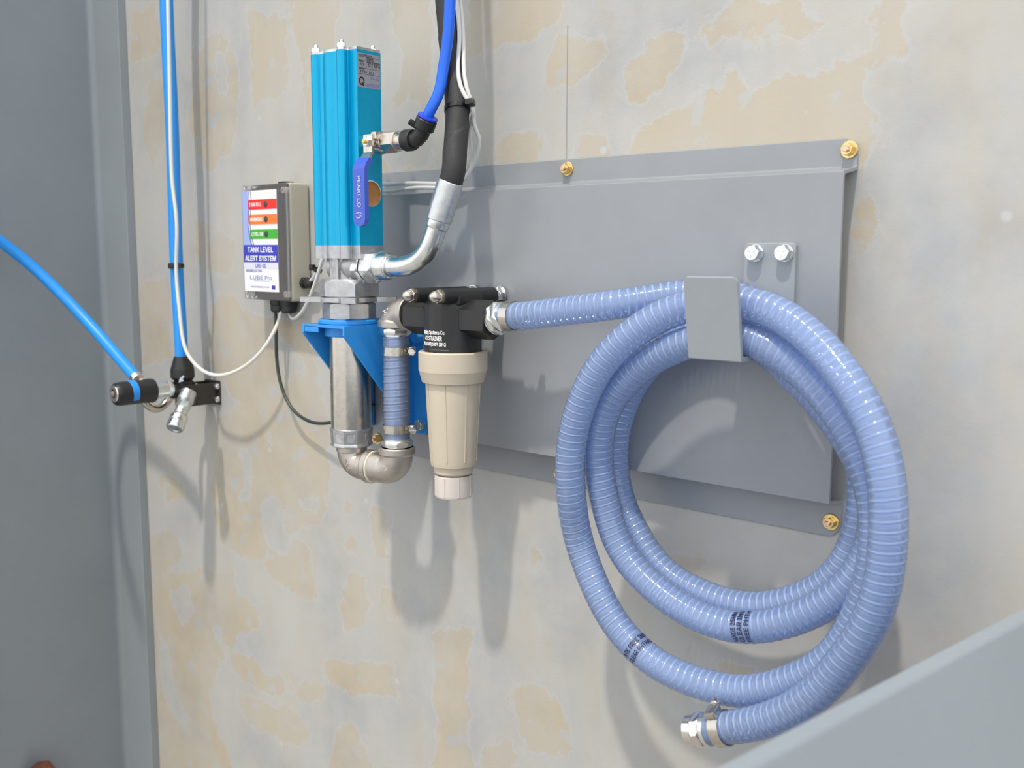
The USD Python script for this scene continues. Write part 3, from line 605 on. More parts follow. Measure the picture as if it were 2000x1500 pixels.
def elbow(name, c, ends, r=0.0178):
    e = obj(name, tube(c, r, 36), satin, run)
    for q, d, rr in ends: obj('band', lathe([(rr - 0.0012, 0), (rr, 0.0012), (rr, 0.0075), (rr - 0.002, 0.010)], 44, frame(q, d)), satin, e)
    return e
e1 = elbow('lower_elbow', b1, [(b1[0], (0, 0, -1), 0.0186), (b1[-1], -hd, 0.0205)])
e2 = elbow('lower_elbow', b2, [(b2[0], (0, 0, -1), 0.0212)], 0.0182)
obj('thread_tape', lathe([(0.0180, 0), (0.0196, 0.0005), (0.0196, 0.0022), (0.0180, 0.003)], 44, frame(b1[-1] - hd * 0.001, hd)), thread_tape, run, label='cream thread tape in the joint')
TE = 1.3732
c3 = bend((HXc, -HYc, TE), (0, 0, 1), (1, 0, 0), 0.0165, PZ - TE - 0.0165 + 0.002, 0.004); c3[:, 2] = np.minimum(c3[:, 2], PZ + 0.002)
e3 = elbow('upper_elbow', c3, [(c3[0], (0, 0, 1), 0.0208), (c3[-1] + A([0.006, 0, 0]), (-1, 0, 0), 0.0200)], 0.0180)
for el, q, ez in ((e3, A([HXc - 0.004, -HYc, PZ + 0.002]), 1), (e1, None, 0), (e2, None, 0)):
    if q is None: q = (b1 if el is e1 else b2)[8]
    nrm = A([0.45, -0.85, 0.1]) if el is not e1 else A([0.1, -0.98, -0.1]); nrm /= np.linalg.norm(nrm)
    xd = A([0.75, 0.4, 0.55]) if el is not e1 else A([0.45, 0.1, -0.8])
    M = frame(q + nrm * 0.0177, nrm, xd)
    obj('cast_mark', text('316', 0.0056, M @ tr([-0.006, -0.002, 0]), True, 0.0008), nickel, el, label='raised figures cast on the elbow')
# sleeve
zz = np.linspace(1.2400, 1.3650, 260)
def sl_r(n, th):
    ph = (zz[:, None] / 0.0084 - th[None] / (2 * np.pi)) % 1.0
    amp = np.clip((np.abs(zz - 1.2545) - 0.006) / 0.004, 0, 1) * np.clip((np.abs(zz - 1.3460) - 0.006) / 0.004, 0, 1) * np.clip((zz - 1.245) / 0.01, 0, 1)
    return 0.0152 + amp[:, None] * (0.0004 * np.exp(-((ph - 0.5) / 0.10) ** 2) - 0.0003 * np.exp(-((ph - 0.25) / 0.06) ** 2)) + 0.0004 * np.sin(zz * 60)[:, None]
slv = obj('clear_sleeve', tube(np.stack([np.full(260, HXc), np.full(260, -HYc), zz], 1), 0.015, 36, cap=False, rfun=sl_r), pvc_short, run, smooth=True)
obj('hose_tail', lathe([(0.0122, 1.236), (0.0122, 1.369)], 32, frame((HXc, -HYc, 0))), zinc_dull, run)
for z0 in (1.2330, 1.3652):
    obj('hexagon_nipple', cat(hexnut(0.0345, 0.0080, frame((HXc, -HYc, z0)), n=8), lathe([(0.0155, z0 - 0.002), (0.0155, z0 + 0.0102)], 36, frame((HXc, -HYc, 0)))), zinc, run)
scr = A([0.66, 0.75, 0]); 
for z0 in (1.2545, 1.3460):
    clamp(A([HXc, -HYc, z0]), (0, 0, -1), 0.0156, run, (0.80, 0.60, 0), w=0.0095)

# ================================================================ blue bracket that carries the pump
bx0, bx1, bz, bt = -0.6132, -0.5352, 1.3755, 0.003
brk = thing('pump_bracket', 'bright blue gusseted steel bracket that carries the pump', 'bracket', ((bx0 + bx1) / 2, -0.033, bz))
topm = man(extr(sbox(bx0 + 0.001, -0.1407, bx1 - 0.001, -0.0335).buffer(-0.004).buffer(0.004), bt, frame((0, 0, bz - bt)))) - man(lathe([(0.0252, bz - 0.02), (0.0252, bz + 0.02)], 40, frame((AX, -AYc, 0))))
obj('top_plate', back(topm), blue_paint, brk)
gp = Polygon([(-0.1405, bz - 0.0005), (-0.1407, bz - 0.011), (-0.139, bz - 0.0135), (-0.037, 1.2400), (-0.0335, 1.2380), (-0.0335, bz - 0.0005)]).buffer(-0.001).buffer(0.001, quad_segs=4)
obj('gusset', extr(gp, bt, frame((bx0, 0, 0), (1, 0, 0), (0, 1, 0))), blue_paint, brk); obj('gusset', extr(gp, bt, frame((bx1 - bt, 0, 0), (1, 0, 0), (0, 1, 0))), blue_paint, brk)
for x0, x1 in ((bx1 - 0.001, -0.5127), (-0.6357, bx0 + 0.001)):
    obj('back_flange', rbox((x0, -0.0335, 1.2380), (x1, -0.0302, bz), 0.0012), blue_paint, brk)
obj('seat_ring', lathe([(0.0355, bz), (0.0368, bz + 0.001), (0.0368, bz + 0.0042), (0.0355, bz + 0.0055)], 56, frame((AX, -AYc, 0))), blue_paint, brk)
obj('lip', rbox((bx0 + 0.004, -0.1407, bz - 0.0095), (bx0 + 0.030, -0.1385, bz - 0.0015), 0.001), blue_paint, brk)
obj('socket_ring', ring(0.0248, 0.0295, 0.012, 48, frame((AX, -AYc, bz - bt - 0.012)), 0.001), blue_paint, brk)
for z, xx in ((1.2502, -0.5207), (1.3567, -0.5235)):
    M = frame((xx, -0.0335, z), (0, -1, 0), (1, 0, 0)); b = obj('hex_bolt', hexnut(0.0125, 0.0075, M @ tr([0, 0, 0.0012]), both=False, rot=0.3), zinc if z < 1.3 else blue_paint, brk); obj('washer', ring(0.003, 0.0085, 0.0012, 32, M), blue_paint, b)

# ================================================================ the pump
pump = thing('oil_pump', 'turquoise air-operated oil pump with stainless lower tube', 'pump', (AX, -AYc, 1.2273))
Bz0, Bz1 = 1.4675, 1.6850
sec = unary_union([Point(0, 0).buffer(0.0262, quad_segs=24), sbox(-0.0245, -0.0205, 0.0245, 0.0205), sbox(-0.0205, -0.0245, 0.0205, 0.0245)] + [Point(sx * 0.023, sy * 0.023).buffer(0.0062, quad_segs=8) for sx in (-1, 1) for sy in (-1, 1)] + [sbox(0.0, -0.0182, 0.0424, 0.0182)])
sec = sec.buffer(-0.0012).buffer(0.0012, quad_segs=4).buffer(0.0008).buffer(-0.0008)
Mp = frame((AX, -AYc, 0), (0, 0, 1), (1, 0, 0))
bar = extr(sec, Bz1 - Bz0, Mp @ tr([0, 0, Bz0])); BX = AX + 0.0424
mz = 1.5265; MM = frame((BX, -AYc + 0.0005, mz), (1, 0, 0), (0, 1, 0))
bar = back(man(bar) - man(lathe([(0.0148, -0.004), (0.0148, 0.004)], 40, MM)))
obj('motor_barrel', bar, turq, pump, smooth=25)
obj('exhaust_muffler', lathe([(0.0147, -0.004), (0.0147, -0.0022)], 40, MM), bronze, pump, label='round sintered bronze exhaust disc'); obj('muffler_ring', ring(0.0138, 0.0152, 0.0030, 48, MM @ tr([0, 0, -0.0025]), 0.0003), zinc, pump)
endcap = obj('end_cap', extr(sec.buffer(-0.0006), 0.0030, Mp @ tr([0, 0, Bz1])), zinc_dull, pump, smooth=25)
for sx in (-1, 1):
    for sy in (-1, 1):
        M = Mp @ tr([sx * 0.023, sy * 0.023, Bz1 + 0.0025]); b = obj('cap_bolt', hexnut(0.0088, 0.0052, M, both=False), zinc, pump); obj('bolt_tip', lathe([(0.0028, 0.0052), (0.0028, 0.0085), (0.0022, 0.0092)], 16, M), zinc, b)
obj('motor_base', extr(sec.buffer(0.0004), 0.0150, Mp @ tr([0, 0, Bz0 - 0.0150])), cast_al, pump, smooth=25)
cast = man(lathe([(0.0185, 1.420), (0.0195, 1.4525)], 8, Mp, 0.3927)) + man(lathe([(0.0165, 1.42), (0.0165, 1.4525)], 40, Mp))
for an in range(0, 360, 45):
    a = math.radians(an + 12); cast = cast + man(rbox((0.012, -0.0022, 1.424), (0.0222, 0.0022, 1.4525), 0.001, Mp @ trimesh.transformations.rotation_matrix(a, [0, 0, 1])))
cast = cast + man(lathe([(0.0182, -0.02), (0.0182, 0.0285), (0.0165, 0.030)], 40, frame((AX, -AYc, 1.4435), (1, 0, 0), (0, 1, 0))))
obj('pump_casting', back(cast), cast_al, pump, smooth=30)
obj('collar_casting', cat(hexnut(0.0640, 0.0200, Mp @ tr([0, 0, 1.4085]), n=6, ch=0.16, both=False, rot=0.55), lathe([(0.0285, 1.4070), (0.0285, 1.4095)], 40, Mp)), cast_al, pump)
wing = unary_union([Point(0, 0).buffer(0.0350, quad_segs=16)] + [Polygon([(0.030 * math.cos(a - .38), 0.030 * math.sin(a - .38)), (0.056 * math.cos(a - .13), 0.056 * math.sin(a - .13)), (0.056 * math.cos(a + .13), 0.056 * math.sin(a + .13)), (0.030 * math.cos(a + .38), 0.030 * math.sin(a + .38))]).buffer(0.0015) for a in (math.radians(48), math.radians(228), math.radians(-40))])
obj('wing_ring', extr(wing.buffer(-0.002).buffer(0.002), 0.0055, Mp @ tr([0, 0, 1.4015])), cast_al, pump)
obj('bung_nut', cat(hexnut(0.0585, 0.0200, Mp @ tr([0, 0, 1.3808]), n=8, ch=0.06, rot=0.1), lathe([(0.0262, 1.3990), (0.0262, 1.4035)], 40, Mp)), cast_al, pump)
obj('lower_tube', lathe([(0.0243, 1.2480), (0.0243, 1.3730)], 64, Mp), stainless, pump)
foot = man(lathe([(0.0248, 1.2500), (0.0262, 1.2488), (0.0258, 1.2440), (0.0246, 1.2320), (0.0255, 1.2300), (0.0255, 1.2282), (0.0240, 1.2272)], 10, Mp, 0.2))
for kk in range(10):
    a = 0.2 + (kk + 0.5) * 2 * math.pi / 10
    foot = foot - man(rbox((-0.0052, -0.003, 1.2332), (0.0052, 0.0022, 1.2455), 0.0015, Mp @ trimesh.transformations.rotation_matrix(a, [0, 0, 1]) @ tr([0.0258, 0, 0]) @ trimesh.transformations.rotation_matrix(math.pi / 2, [0, 0, 1])))
obj('foot_valve', back(foot), cast_al, pump, smooth=25)
# foil label on the block's side
LX = BX + 0.0002; ly0, lw, lz1, lh = -AYc - 0.0172, 0.0335, 1.6815, 0.0375
Ml = lambda u, v: frame((LX + 0.0001, ly0 + u * lw, lz1 - v * lh), (1, 0, 0), (0, 1, 0))
lab = obj('foil_label', rbox((LX - 0.0003, ly0, lz1 - lh), (LX, ly0 + lw, lz1), 0.0001), plate_silver, pump, smooth=False)
fr_ = lambda u0, v0, u1, v1, m, nm='printed_rule': obj(nm, rbox((LX - 0.0002, ly0 + u0 * lw, lz1 - v1 * lh), (LX + 0.0001, ly0 + u1 * lw, lz1 - v0 * lh), 0.00005), m, lab, smooth=False)
for v in (0.10, 0.215, 0.43, 0.60): fr_(0.05, v, 0.95, v + 0.012, foil_ink)
fr_(0.38, 0.24, 0.395, 0.43, foil_ink)
for s_, u, v, h_t, mt in (('AIR OPERATED', 0.06, 0.085, 0.0020, foil_ink), ('DR65', 0.36, 0.20, 0.0034, foil_ink), ('Ratio', 0.06, 0.26, 0.0022, foil_ink), ('Max pressure', 0.42, 0.275, 0.0022, foil_ink), ('5:1', 0.10, 0.36, 0.0030, foil_ink), ('1.2 MPa', 0.46, 0.37, 0.0034, foil_ink), ('Serial', 0.06, 0.475, 0.0022, foil_ink), ('1706', 0.10, 0.575, 0.0030, foil_ink), ('014', 0.50, 0.585, 0.0030, foil_ink), ('13-11', 0.55, 0.74, 0.0030, p_grey), ('Q', 0.04, 0.93, 0.0085, foil_black), ('uantum', 0.34, 0.95, 0.0042, p_grey)):
    obj('printed_lettering', text(s_, h_t, Ml(u, v), True, 0.0001), mt, lab, smooth=False)

# ================================================================ ball valve with lever
VX, VY, VZ = -0.507, 0.1005, 1.5775
vp = at(748, 279, 0.1005); VZ = vp[2] + 0.0
valve = thing('ball_valve', 'nickel ball valve with a blue lever on the pump side', 'valve', (BX, -VY, VZ))
Mv = lambda x: frame((x, -VY, VZ), (1, 0, 0), (0, 1, 0))
obj('valve_body', cat(hexnut(0.0225, 0.010, Mv(BX - 0.001), rot=0.3), lathe([(0.0108, 0.008), (0.0122, 0.012), (0.0128, 0.018), (0.0122, 0.025), (0.0108, 0.028)], 36, Mv(BX)), hexnut(0.0225, 0.0200, Mv(BX + 0.029), rot=0.3), lathe([(0.0098, 0), (0.0098, 0.012)], 32, Mv(BX + 0.0480))), nickel, valve)
SX = BX + 0.018
Ms = frame((SX, -VY - 0.009, VZ), (0, -1, 0), (1, 0, 0))
stem = obj('stem', lathe([(0.0068, 0), (0.0068, 0.0065), (0.0055, 0.0075)], 32, Ms), nickel, valve); obj('stem_nut', hexnut(0.0098, 0.0042, Ms @ tr([0, 0, 0.0098]), rot=0.2), zinc, stem); obj('stem_tip', lathe([(0.0026, 0.012), (0.0026, 0.0165), (0.002, 0.017)], 20, Ms), brass, stem)
ys = VY + 0.0178
lev = strip([(-ys, VZ + 0.008), (-ys, VZ - 0.012), (-ys - 0.0105, VZ - 0.026), (-ys - 0.0125, VZ - 0.030), (-ys - 0.0125, VZ - 0.082)], 0.0026, 0.0150, frame((SX - 0.0075, 0, 0), (1, 0, 0), (0, 1, 0)))
lever = obj('lever', lev, nickel, valve, smooth=25); obj('stop_tab', rbox((SX + 0.002, -ys + 0.001, VZ + 0.002), (SX + 0.011, -ys + 0.012, VZ + 0.011), 0.0015), nickel, valve)
gpth = LineString([(-ys - 0.0052, VZ - 0.0195), (-ys - 0.0105, VZ - 0.0262), (-ys - 0.0125, VZ - 0.031), (-ys - 0.0125, VZ - 0.0935)]).buffer(0.0029, quad_segs=4, cap_style='flat')
gm_ = man(extr(gpth, 0.0200, frame((SX - 0.0100, 0, 0), (1, 0, 0), (0, 1, 0))))
gcl = extr(sbox(SX - 0.0100, VZ - 0.0935, SX + 0.0100, VZ - 0.010).buffer(-0.0088).buffer(0.0088, quad_segs=8).union(sbox(SX - 0.0100, VZ - 0.05, SX + 0.0100, VZ - 0.010)), 0.1, frame((0, -0.09, 0), (0, -1, 0), (1, 0, 0)))
grip = obj('lever_grip', back(gm_ ^ man(gcl)), grip_blue, valve, smooth=30, label='blue vinyl sleeve on the lever')
Mg = frame((SX - 0.0022, -ys - 0.0155, VZ - 0.0375), (0, -1, 0), (0, 0, -1))
obj('embossed_lettering', text('PEAKFLO', 0.0056, Mg, True, 0.0004, width=0.0345), grip_print, grip, smooth=False); obj('embossed_lettering', text('15', 0.0030, Mg @ tr([0.0405, 0.0035, 0]), True, 0.0004), grip_print, grip, smooth=False)
obj('embossed_lettering', text('( )', 0.0060, Mg @ tr([0.0395, -0.0012, 0]), True, 0.0004), grip_print, grip, smooth=False)

# black push-in elbow and blue air tube
fx0 = BX + 0.0600
el = thing('push_in_elbow', 'black plastic push-in elbow fitting between ball valve and blue air tube', 'fitting', (fx0, -VY, VZ))
j1 = A([fx0 + 0.0225, -VY, VZ + 0.0015]); td = at(842, 226, 0.1005) - at(826, 268, 0.1005); td /= np.linalg.norm(td)
obj('tail_collar', lathe([(0.0070, -0.003), (0.0112, 0.0), (0.0120, 0.001), (0.0120, 0.0095), (0.0108, 0.0130)], 36, Mv(fx0)), black_pl, el)
obj('elbow_body', back(man(tube(A([[fx0 + 0.01, -VY, VZ], j1 + A([-0.004, 0, -0.0008]), j1 + td * 0.004, j1 + td * 0.02]), 0.0088, 28))), black_pl, el, smooth=50)
obj('tube_socket', lathe([(0.0100, 0.0095), (0.0116, 0.011), (0.0116, 0.0212), (0.0108, 0.0222)], 36, frame(j1, td)), black_pl, el)
obj('release_collar', lathe([(0.0092, 0.0216), (0.0098, 0.0230), (0.0112, 0.0234), (0.0112, 0.0252), (0.0098, 0.0256)], 36, frame(j1, td)), collar_blue, el, label='blue release collar')
nd = A([-0.35, -0.65, 0.45]); nd /= np.linalg.norm(nd); nb_ = j1 + td * 0.010 + nd * 0.006 + A([-0.003, 0, 0.0])
obj('fixing_eye', back(man(lathe([(0.0034, 0), (0.0034, 0.0095)], 20, frame(nb_, nd))) - man(lathe([(0.0018, 0.006), (0.0018, 0.02)], 16, frame(nb_, nd)))), black_pl, el)
tp = [j1 + td * 0.018, j1 + td * 0.032, at(855, 186, 0.094), at(865, 140, 0.086), at(874, 80, 0.082), at(879, 0, 0.080), at(880, -120, 0.078), at(878, -600, 0.072)]
obj('air_tube', tube(spline(tp, 110), 0.0061, 22), tube_blue, label='glossy royal blue air tube rising from the black push-in elbow', cat='tube')

# ================================================================ black delivery hose and its bent steel end
dl = thing('delivery_hose', 'thick black rubber delivery hose rising past the blue tube', 'hose', (-0.409, -0.095, 1.53))
fb, ft = at(857, 431, 0.098), at(880, 354, 0.0935); fd = (ft - fb) / np.linalg.norm(ft - fb)
hpth = spline([ft - fd * 0.004, ft + fd * 0.012, at(889, 290, 0.086), at(893, 240, 0.077), at(892, 190, 0.070), at(886, 130, 0.064), at(879, 70, 0.060), at(873, 0, 0.057), at(866, -130, 0.055), at(846, -650, 0.050)], 260)
aa = np.linspace(0, 1.62, 260)
def wrapr(n, th):
    ph = (aa[:, None] * 5.2 - th[None] / (2 * np.pi) + 0.3) % 1.0
    return 0.0130 + 0.0008 * (ph - 0.5)
obj('rubber_hose', tube(hpth, 0.013, 36, rfun=wrapr), black_rub, dl, smooth=50)
obj('crimp_ferrule', lathe([(0.0125, 0), (0.0140, 0.0008), (0.0142, 0.002), (0.0142, np.linalg.norm(ft - fb) - 0.002), (0.0134, np.linalg.norm(ft - fb))], 48, frame(fb, fd)), zinc_dull, dl, label='crimped steel ferrule')
bz_ = 1.4435
bent = spline([(-0.508, -AYc, bz_), (-0.490, -AYc, bz_), at(801, 517, 0.1005), at(820, 507, 0.1005), at(834, 492, 0.1003), at(846, 467, 0.0995), fb - fd * 0.004, fb + fd * 0.006], 60)
obj('bent_tube', tube(bent, 0.0113, 36), zinc, dl); obj('tube_shoulder', lathe([(0.0113, -0.009), (0.0128, -0.006), (0.0128, 0.001)], 40, frame(fb, fd)), zinc, dl)
Mn = lambda x: frame((x, -AYc, bz_), (1, 0, 0), (0, 1, 0))
obj('adapter_nut', hexnut(0.0360, 0.0130, Mn(-0.5505), rot=0.25), zinc, dl); obj('swivel_nut', cat(hexnut(0.0345, 0.0210, Mn(-0.5365), rot=0.25), lathe([(0.0160, 0.019), (0.0154, 0.032), (0.0138, 0.0355)], 40, Mn(-0.5365))), zinc, dl); obj('tube_bead', torus(0.0122, 0.0018, Mn(-0.4995)), zinc, dl)

# signal cables tied to the hose
tie = thing('cable_tie', 'black cable tie round the black hose and white cables', 'cable tie', at(892, 216, 0.073))
i = np.argmin(np.linalg.norm(hpth - at(892, 216, 0.073), axis=1)); hd_ = hpth[i + 1] - hpth[i]
Mt = frame(hpth[i], hd_, (0.75, 0.35, 0))
obj('strap', ring(0.0131, 0.0143, 0.0052, 48, Mt @ tr([0, 0, -0.0026])), black_gl, tie); obj('lock_head', rbox((0.0125, -0.0135, -0.0036), (0.0225, -0.0045, 0.0036), 0.0012, Mt), black_gl, tie)
u_, v_ = A([0.636, 0.772, 0]), A([0.772, -0.636, 0]); it = int(np.argmin(np.linalg.norm(hpth - at(892, 216, 0.073), axis=1)))
rise = lambda a, b: [hpth[k_] + u_ * a + v_ * b for k_ in np.linspace(len(hpth) - 2, it + 6, 8).astype(int)]
c1 = rise(0.0128, 0.0094) + [hpth[it] + u_ * 0.0170 + v_ * 0.0040, at(926, 243, .058), at(935, 268, .050), at(934, 290, .046), at(925, 320, .042), at(908, 347, .0405), at(885, 364, .040), at(850, 367, .0385), at(800, 368, .037), at(748, 373, .0355), at(700, 375, .0355)]
c2 = rise(0.0080, 0.0136) + [hpth[it] + u_ * 0.0155 + v_ * 0.0105, at(917, 250, .054), at(919, 285, .045), at(914, 320, .040), at(900, 345, .038), at(880, 356, .038), at(850, 359, .037), at(800, 358, .0365), at(748, 360, .036), at(700, 362, .036)]

# ================================================================ tank level alert box
ab0, ab1, az0, az1 = -0.8843, -0.7759, 1.3920, 1.5535
bx = thing('alert_box', 'beige wall box with clear lid, TANK LEVEL ALERT SYSTEM', 'control box', ((ab0 + ab1) / 2, 0, az0))
shell = man(rbox((ab0, -0.0335, az0), (ab1, -0.0005, az1), 0.004)) - man(sbox and trimesh.creation.box(bounds=[(ab0 + 0.0065, -0.05, az0 + 0.0065), (ab1 - 0.0065, -0.010, az1 - 0.0065)]))
obj('box_body', back(shell), box_beige, bx, smooth=30); obj('circuit_board', trimesh.creation.box(bounds=[(ab0 + 0.006, -0.0115, az0 + 0.006), (ab1 - 0.006, -0.0095, az1 - 0.006)]), box_dark, bx, smooth=False)
lid = man(rbox((ab0 + 0.0008, -0.0385, az0 + 0.0008), (ab1 - 0.0008, -0.0337, az1 - 0.0008), 0.0018)) - man(trimesh.creation.box(bounds=[(ab0 + 0.006, -0.0365, az0 + 0.006), (ab1 - 0.006, -0.02, az1 - 0.006)]))
obj('clear_lid', back(lid), clear_lid, bx, smooth=30, label='transparent box lid')
for sx in (ab0 + 0.010, ab1 - 0.011):
    for sz in (az0 + 0.010, az1 - 0.010):
        s = obj('lid_screw', lathe([(0.0042, -0.020), (0.0042, -0.0005), (0.0034, 0.0)], 20, frame((sx, -0.0380, sz), (0, -1, 0), (1, 0, 0))), cream_pl, bx)
        obj('slot', rbox((-0.003, -0.0005, -0.0002), (0.003, 0.0005, 0.0003), 0.0001, frame((sx, -0.0380, sz), (0, -1, 0), (1, 0, 1))), foil_black, s)
# paper label on the lid: u to the right, v down
lu0, lu1, lv0, lv1 = ab0 + 0.0035, ab0 + 0.0850, az1 - 0.0085, az0 + 0.0125; LYf = -0.0388
LW, LH = lu1 - lu0, lv0 - lv1
paper = man(trimesh.creation.box(bounds=[(lu0, LYf, lv1), (lu1, LYf + 0.0003, lv0)]))
lb = obj('paper_label', back(paper), white_paper, bx, smooth=False)
def rect(u0, v0, u1, v1, m, k=1, nm='printed_panel', parent=None, round_=0):
    q = sbox(lu0 + u0 * LW, lv0 - v1 * LH, lu0 + u1 * LW, lv0 - v0 * LH)
    if round_: q = q.buffer(-round_).buffer(round_).union(sbox(lu0 + (u0 + u1) / 2 * LW, lv0 - v1 * LH, lu0 + u1 * LW, lv0 - v0 * LH))
    return obj(nm, extr(q, 0.00012, frame((0, LYf - 0.0001 * (k - 1), 0), (0, -1, 0), (1, 0, 0))), m, lb, smooth=False)
Mb = lambda u, v, k=3: frame((lu0 + u * LW, LYf - 0.0001 * k, lv0 - v * LH), (0, -1, 0), (1, 0, 0))
def say(s, u, v, h, m, wd, bold=True): obj('printed_lettering', text(s, h * LH, Mb(u, v), bold, 0.0001, width=wd * LW), m, lb, smooth=False)
wave = Polygon([(lu0, lv0), (lu0 + 0.17 * LW, lv0), (lu0 + 0.20 * LW, lv0 - 0.14 * LH), (lu0 + 0.16 * LW, lv0 - 0.30 * LH), (lu0 + 0.19 * LW, lv0 - 0.42 * LH), (lu0 + 0.27 * LW, lv0 - 0.536 * LH), (lu0, lv0 - 0.536 * LH)])
obj('printed_panel', extr(wave, 0.0001, frame((0, LYf, 0), (0, -1, 0), (1, 0, 0))), p_pale, lb, smooth=False)
for off, m in ((0.19, p_blue), (0.25, p_black)):
    ws = spline([(lu0 + (off + dx) * LW, LYf - 0.0001, lv0 - v * LH) for dx, v in ((0, 0.0), (0.02, 0.08), (0.0, 0.2), (-0.03, 0.32), (0.0, 0.45), (0.06, 0.536))], 30)
    obj('printed_line', tube(ws, 0.0006, 5), m, lb)
for v0, v1, m, s_, wd, us in ((.09, .186, p_red, 'TANK FULL', .36, .21), (.236, .333, p_orange, 'WARNING', .36, .22), (.384, .477, p_green, 'LEVEL OK', .36, .24)):
    rect(us - .04, v0, 1.0, v1, m, 3, round_=0.003); vm = (v0 + v1) / 2
    obj('printed_lettering', text(s_, 0.036 * LH, Mb(us, vm + 0.018, 4), True, 0.0001, width=wd * LW), p_white, lb, smooth=False)
    obj('indicator_lamp', lathe([(0.0042, 0), (0.0042, 0.0004), (0.003, 0.0012), (0, 0.0015)], 20, Mb(0.69, vm, 3.5)), look('dark_lamp', lin(70, 68, 72), 0.25), bx)
rect(0, .536, 1, .709, p_blue, 2); say('TANK LEVEL', .12, .608, .050, p_white, .74); say('ALERT SYSTEM', .04, .694, .050, p_white, .90)
rect(0, .712, 1, .772, p_lilac, 2); say('LAS-01', .34, .760, .036, p_blue, .30); say('00008101706', .04, .806, .026, p_grey, .48)
say('LUBE', .16, .880, .040, p_grey, .38, False); say('Pro', .60, .880, .038, p_grey, .20, False); rect(.28, .892, .74, .897, p_grey, 2); say('www.lubepro.co.nz', .18, .960, .018, p_grey, .55, False); rect(.80, .935, .90, .975, p_blue, 2)
# glands, plug and box cables
Mgl = frame((ab1, -0.0140, 1.4175), (1, 0, 0), (0, 1, 0))
gl = obj('cable_gland', cat(hexnut(0.0150, 0.006, Mgl), lathe([(0.0066, 0.006), (0.0070, 0.008), (0.0068, 0.016), (0.0050, 0.021), (0.0034, 0.022)], 28, Mgl)), black_pl, bx)
obj('top_grommet', lathe([(0.011, 0), (0.011, 0.002), (0.009, 0.003)], 28, frame((-0.808, -0.016, az1))), black_pl, bx)
for x in (-0.836, -0.812):
    Mq = frame((x, -0.0140, az0), (0, 0, -1), (1, 0, 0)); g = cat(lathe([(0.0115, -0.001), (0.0118, 0.001), (0.0118, 0.0065), (0.0108, 0.008), (0.0112, 0.009), (0.0112, 0.015), (0.0090, 0.0175)], 20, Mq))
    obj('cable_plug', g, black_pl, bx)
lp_ = [at(549, 606, .016), at(545, 624, .018), at(533, 652, .028), at(512, 684, .038), at(480, 714, .045), at(447, 730, .050), at(412, 731, .054), at(385, 715, .058), at(366, 690, .064), at(356, 655, .0655), at(351, 610, .065), at(346, 560, .0645), at(344, 520, .064), at(345, 480, .0645), at(344, 420, .065), at(338, 370, .066), at(334, 300, .066), at(332, 200, .066), at(330, 100, .066), at(328, 0, .066), at(326, -120, .066), at(315, -650, .066)]
obj('white_cable', tube(spline(lp_, 240), 0.0027, 12), white_cable, label='white cable looping from the alert box up along the blue air pipe', cat='cable')
g2 = [at(597, 553, .014), at(606, 549, .016), at(616, 536, .021), at(624, 518, .028), at(632, 500, .034), at(643, 474, .034), at(660, 430, .033), at(678, 385, .034)]
obj('signal_cable', tube(spline(c2 + g2[::-1], 260), 0.0024, 12), grey_cable, label='pale cable from the side gland of the alert box, straight up the black hose', cat='cable')
g3 = [at(565, 612, .012), at(570, 621, .016), at(580, 619, .024), at(592, 606, .03), at(603, 585, .034), at(613, 560, .036), at(621, 535, .036), at(630, 508, .036), at(644, 476, .039), at(662, 436, .039), at(682, 395, .038)]
obj('signal_cable', tube(spline(c1 + g3[::-1], 280), 0.0024, 12), grey_cable, label='pale cable from the box bottom plug, bulging out right of the black hose', cat='cable')
t3 = thing('cable_tie', 'tiny black cable tie joining two white cables beside the alert box', 'cable tie', at(619, 528, .034))
obj('strap', ring(0.0050, 0.0060, 0.0035, 24, frame(at(620, 530, .033), at(630, 508, .036) - at(613, 560, .036))), black_gl, t3); obj('lock_head', rbox((-0.004, -0.003, -0.003), (0.004, 0.003, 0.005), 0.001, frame(at(610, 524, .036), (0, 0, 1))), black_gl, t3)
bc = [at(538, 608, .016), at(539, 640, .017), at(540, 690, .018), at(545, 735, .019), at(556, 772, .020), at(575, 803, .021), at(600, 821, .022), at(625, 827, .028), at(648, 825, .034), at(690, 815, .038), at(730, 790, .038)]
obj('black_cable', tube(spline(bc, 90), 0.0024, 10), dark_cable, label='thin dark cable hanging in a loop from the alert box to behind the pump', cat='cable')

# ================================================================ air outlet at the left: pipe, manifold, couplers
X0 = -1.0346; Mo = A([X0, -0.0515, 1.2490])
pz = [at(312, -700, .05), at(324, -150, .05), at(325, 0, .05), at(334, 200, .05), at(341, 400, .05), at(346, 540, .05), at(350, 640, .0515), at(352, 690, .0515)]
pz[-1] = A([X0 - 0.003, -0.0515, 1.298]); pz[-2] = A([X0 - 0.0035, -0.0513, 1.335])
obj('air_pipe', tube(spline(pz, 120), 0.0098, 26), hose_blue, label='vertical bright blue air pipe on the wall beside the column', cat='pipe')
i0 = at(345, 519, .052)
t4 = thing('cable_tie', 'black cable tie holding the white cable to the vertical blue pipe', 'cable tie', i0)
pc = A([np.interp(i0[2], [q[2] for q in spline(pz, 120)[::-1]], [q[c] for q in spline(pz, 120)[::-1]]) for c in range(3)]); pc[2] = i0[2]
obj('strap', ring(0.0098, 0.0112, 0.0062, 40, frame(pc - A([0, 0, 0.003]))), black_gl, t4); obj('lock_head', rbox((-0.0065, -0.0215, -0.0042), (0.0100, -0.0100, 0.0042), 0.0015, frame(pc, (0, 0, 1), (0.75, 0.66, 0))), black_gl, t4)
mf = thing('air_manifold', 'black air outlet block under the blue pipe, clamped to the wall', 'manifold', (X0, 0, 1.25))
